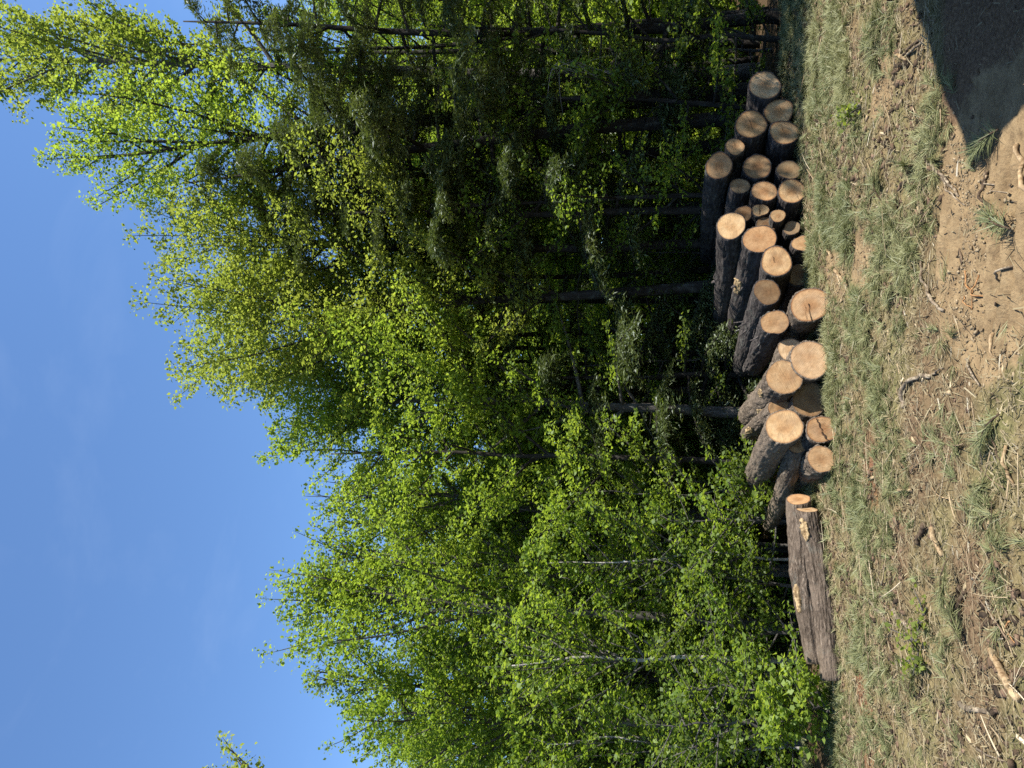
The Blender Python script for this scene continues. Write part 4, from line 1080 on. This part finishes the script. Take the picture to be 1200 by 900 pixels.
sprig(1140, 760, 40, .2, 'pine sprig near the splintered branch')
sprig(1075, 820, 330, .24, 'pine sprig on the mulch beside the orange patched slab')
# seedling on the needles
b = G(1012, 130)
tree('seedling', 'tiny yellow green seedling on the needles near the shadow', 301, [(b.x, b.y, hz(b.x, b.y) - .01), (b.x, b.y, hz(b.x, b.y) + .06), (b.x, b.y, hz(b.x, b.y) + .12)], .004, 'leaf_gold', 'trunk_grey', 'plant', None, 'foliage', c0=.2, spread=.09, nlimb=8, dens=40, leaf=.03, rise=(10, 50), top_r=.001)
b = G(1090, 712)
tree('leafy_twig', 'fallen twig with yellow green leaves in front of the long logs', 302, [(b.x, b.y, hz(b.x, b.y) + .01), (b.x - .2, b.y + .05, hz(b.x, b.y) + .04), (b.x - .4, b.y + .02, hz(b.x, b.y) + .05)], .005, 'leaf_gold', 'trunk_grey', 'twig', None, 'foliage', c0=.1, spread=.14, nlimb=8, dens=40, leaf=.035, rise=(0, 40), top_r=.001)

# ------------------------------------------------------------------ unseen plank box, invented to throw the near right shadow
SUN_AZ = Vector((0.85, -0.53, 0)).normalized(); SUN_EL = R(54)
def shadow_caster():
    Hh = 2.75
    off = SUN_AZ * (Hh / math.tan(SUN_EL))
    c0 = G(1134, 196) + off
    u = (G(1070, 0) - G(1134, 196)).normalized(); w = (G(1200, 102) - G(1134, 196)).normalized()
    u.z = w.z = 0
    root = empty('shed', (c0.x, c0.y, 0)); tag(root, 'weathered plank shed with a flat sheet roof beside the camera', 'shed')
    def quadbox(a, b, c, d, z0, z1):
        V = [(*p, z) for z in (z0, z1) for p in (a, b, c, d)]
        F = [[0, 3, 2, 1], [4, 5, 6, 7], [0, 1, 5, 4], [1, 2, 6, 5], [2, 3, 7, 6], [3, 0, 4, 7]]
        return V, F
    A, B_ = 4.5, 2.6
    def pt(s, t): q = u * s + w * t; return (q.x, q.y)
    mb = MB(); mb.add(*[quadbox(pt(0, 0), pt(A, 0), pt(A, B_), pt(0, B_), Hh - .09, Hh)[0]], None, quadbox(pt(0, 0), pt(1, 0), pt(1, 1), pt(0, 1), 0, 1)[1])
    link('roof', mb.mesh('roof'), M['roofing'], root)
    mb = MB()
    i0, i1, j0, j1 = .15, A - .15, .15, B_ - .15
    k = 26
    for (p, q) in (((i0, j0), (i1, j0)), ((i1, j0), (i1, j1)), ((i1, j1), (i0, j1)), ((i0, j1), (i0, j0))):
        for s in range(k):
            t0, t1 = s / k, (s + .96) / k
            a = (p[0] + (q[0] - p[0]) * t0, p[1] + (q[1] - p[1]) * t0); b2 = (p[0] + (q[0] - p[0]) * t1, p[1] + (q[1] - p[1]) * t1)
            nx_, ny_ = (q[1] - p[1]), -(q[0] - p[0]); ln = math.hypot(nx_, ny_); nx_, ny_ = nx_ / ln * -.03, ny_ / ln * -.03
            V, F_ = quadbox(pt(*a), pt(*b2), pt(b2[0] + nx_, b2[1] + ny_), pt(a[0] + nx_, a[1] + ny_), -.1, Hh - .1)
            mb.add(V, None, F_)
    link('wall', mb.mesh('wall'), M['plank'], root)
shadow_caster()

# ------------------------------------------------------------------ light
w = bpy.data.worlds.new('World'); sc.world = w; w.use_nodes = True
nt = w.node_tree; nt.nodes.clear()
sky = nt.nodes.new('ShaderNodeTexSky'); sky.sky_type = 'NISHITA'; sky.sun_disc = False
sky.sun_elevation = SUN_EL; sky.sun_rotation = math.atan2(SUN_AZ.x, SUN_AZ.y)
sky.altitude = 200; sky.air_density = 1.0; sky.dust_density = 0.3; sky.ozone_density = 3.0
bg = nt.nodes.new('ShaderNodeBackground'); bg.inputs['Strength'].default_value = 0.11
wo = nt.nodes.new('ShaderNodeOutputWorld')
tcw = nt.nodes.new('ShaderNodeTexCoord')
cl = noise(nt, mapping(nt, tcw.outputs['Generated'], (2.2, 2.2, 5.0), (3.1, 1.7, 0.4)), 1.6, 6, 0.6, 0.5)
cf_ = ramp(nt, cl, [(0.5, (0, 0, 0)), (0.85, (0.07, 0.07, 0.07))])
skc = mixc(nt, cf_, mixc(nt, 1.0, sky.outputs[0], (.77, .92, 1.05), 'MULTIPLY'), (4.4, 5.0, 6.0))
nt.links.new(skc, bg.inputs['Color']); nt.links.new(bg.outputs[0], wo.inputs['Surface'])
sd = bpy.data.lights.new('sun', 'SUN'); sd.energy = 5.0; sd.angle = R(.55); sd.color = (1, .95, .87)
so = bpy.data.objects.new('sun', sd); COL.objects.link(so)
tosun = Vector((SUN_AZ.x * math.cos(SUN_EL), SUN_AZ.y * math.cos(SUN_EL), math.sin(SUN_EL)))
so.rotation_mode = 'QUATERNION'; so.rotation_quaternion = tosun.to_track_quat('Z', 'Y'); so.location = (6, -4, 12)

vs = sc.view_settings
vs.view_transform = 'Standard'; vs.look = 'None'; vs.gamma = 1.0; vs.use_curve_mapping = False; vs.exposure = 1.15
sc.cycles.max_bounces = 7; sc.cycles.diffuse_bounces = 4; sc.cycles.transmission_bounces = 4; sc.cycles.glossy_bounces = 2
sc.cycles.use_denoising = False
sc.cycles.use_adaptive_sampling = True; sc.cycles.adaptive_threshold = 0.01
sc.cycles.sample_clamp_indirect = 6
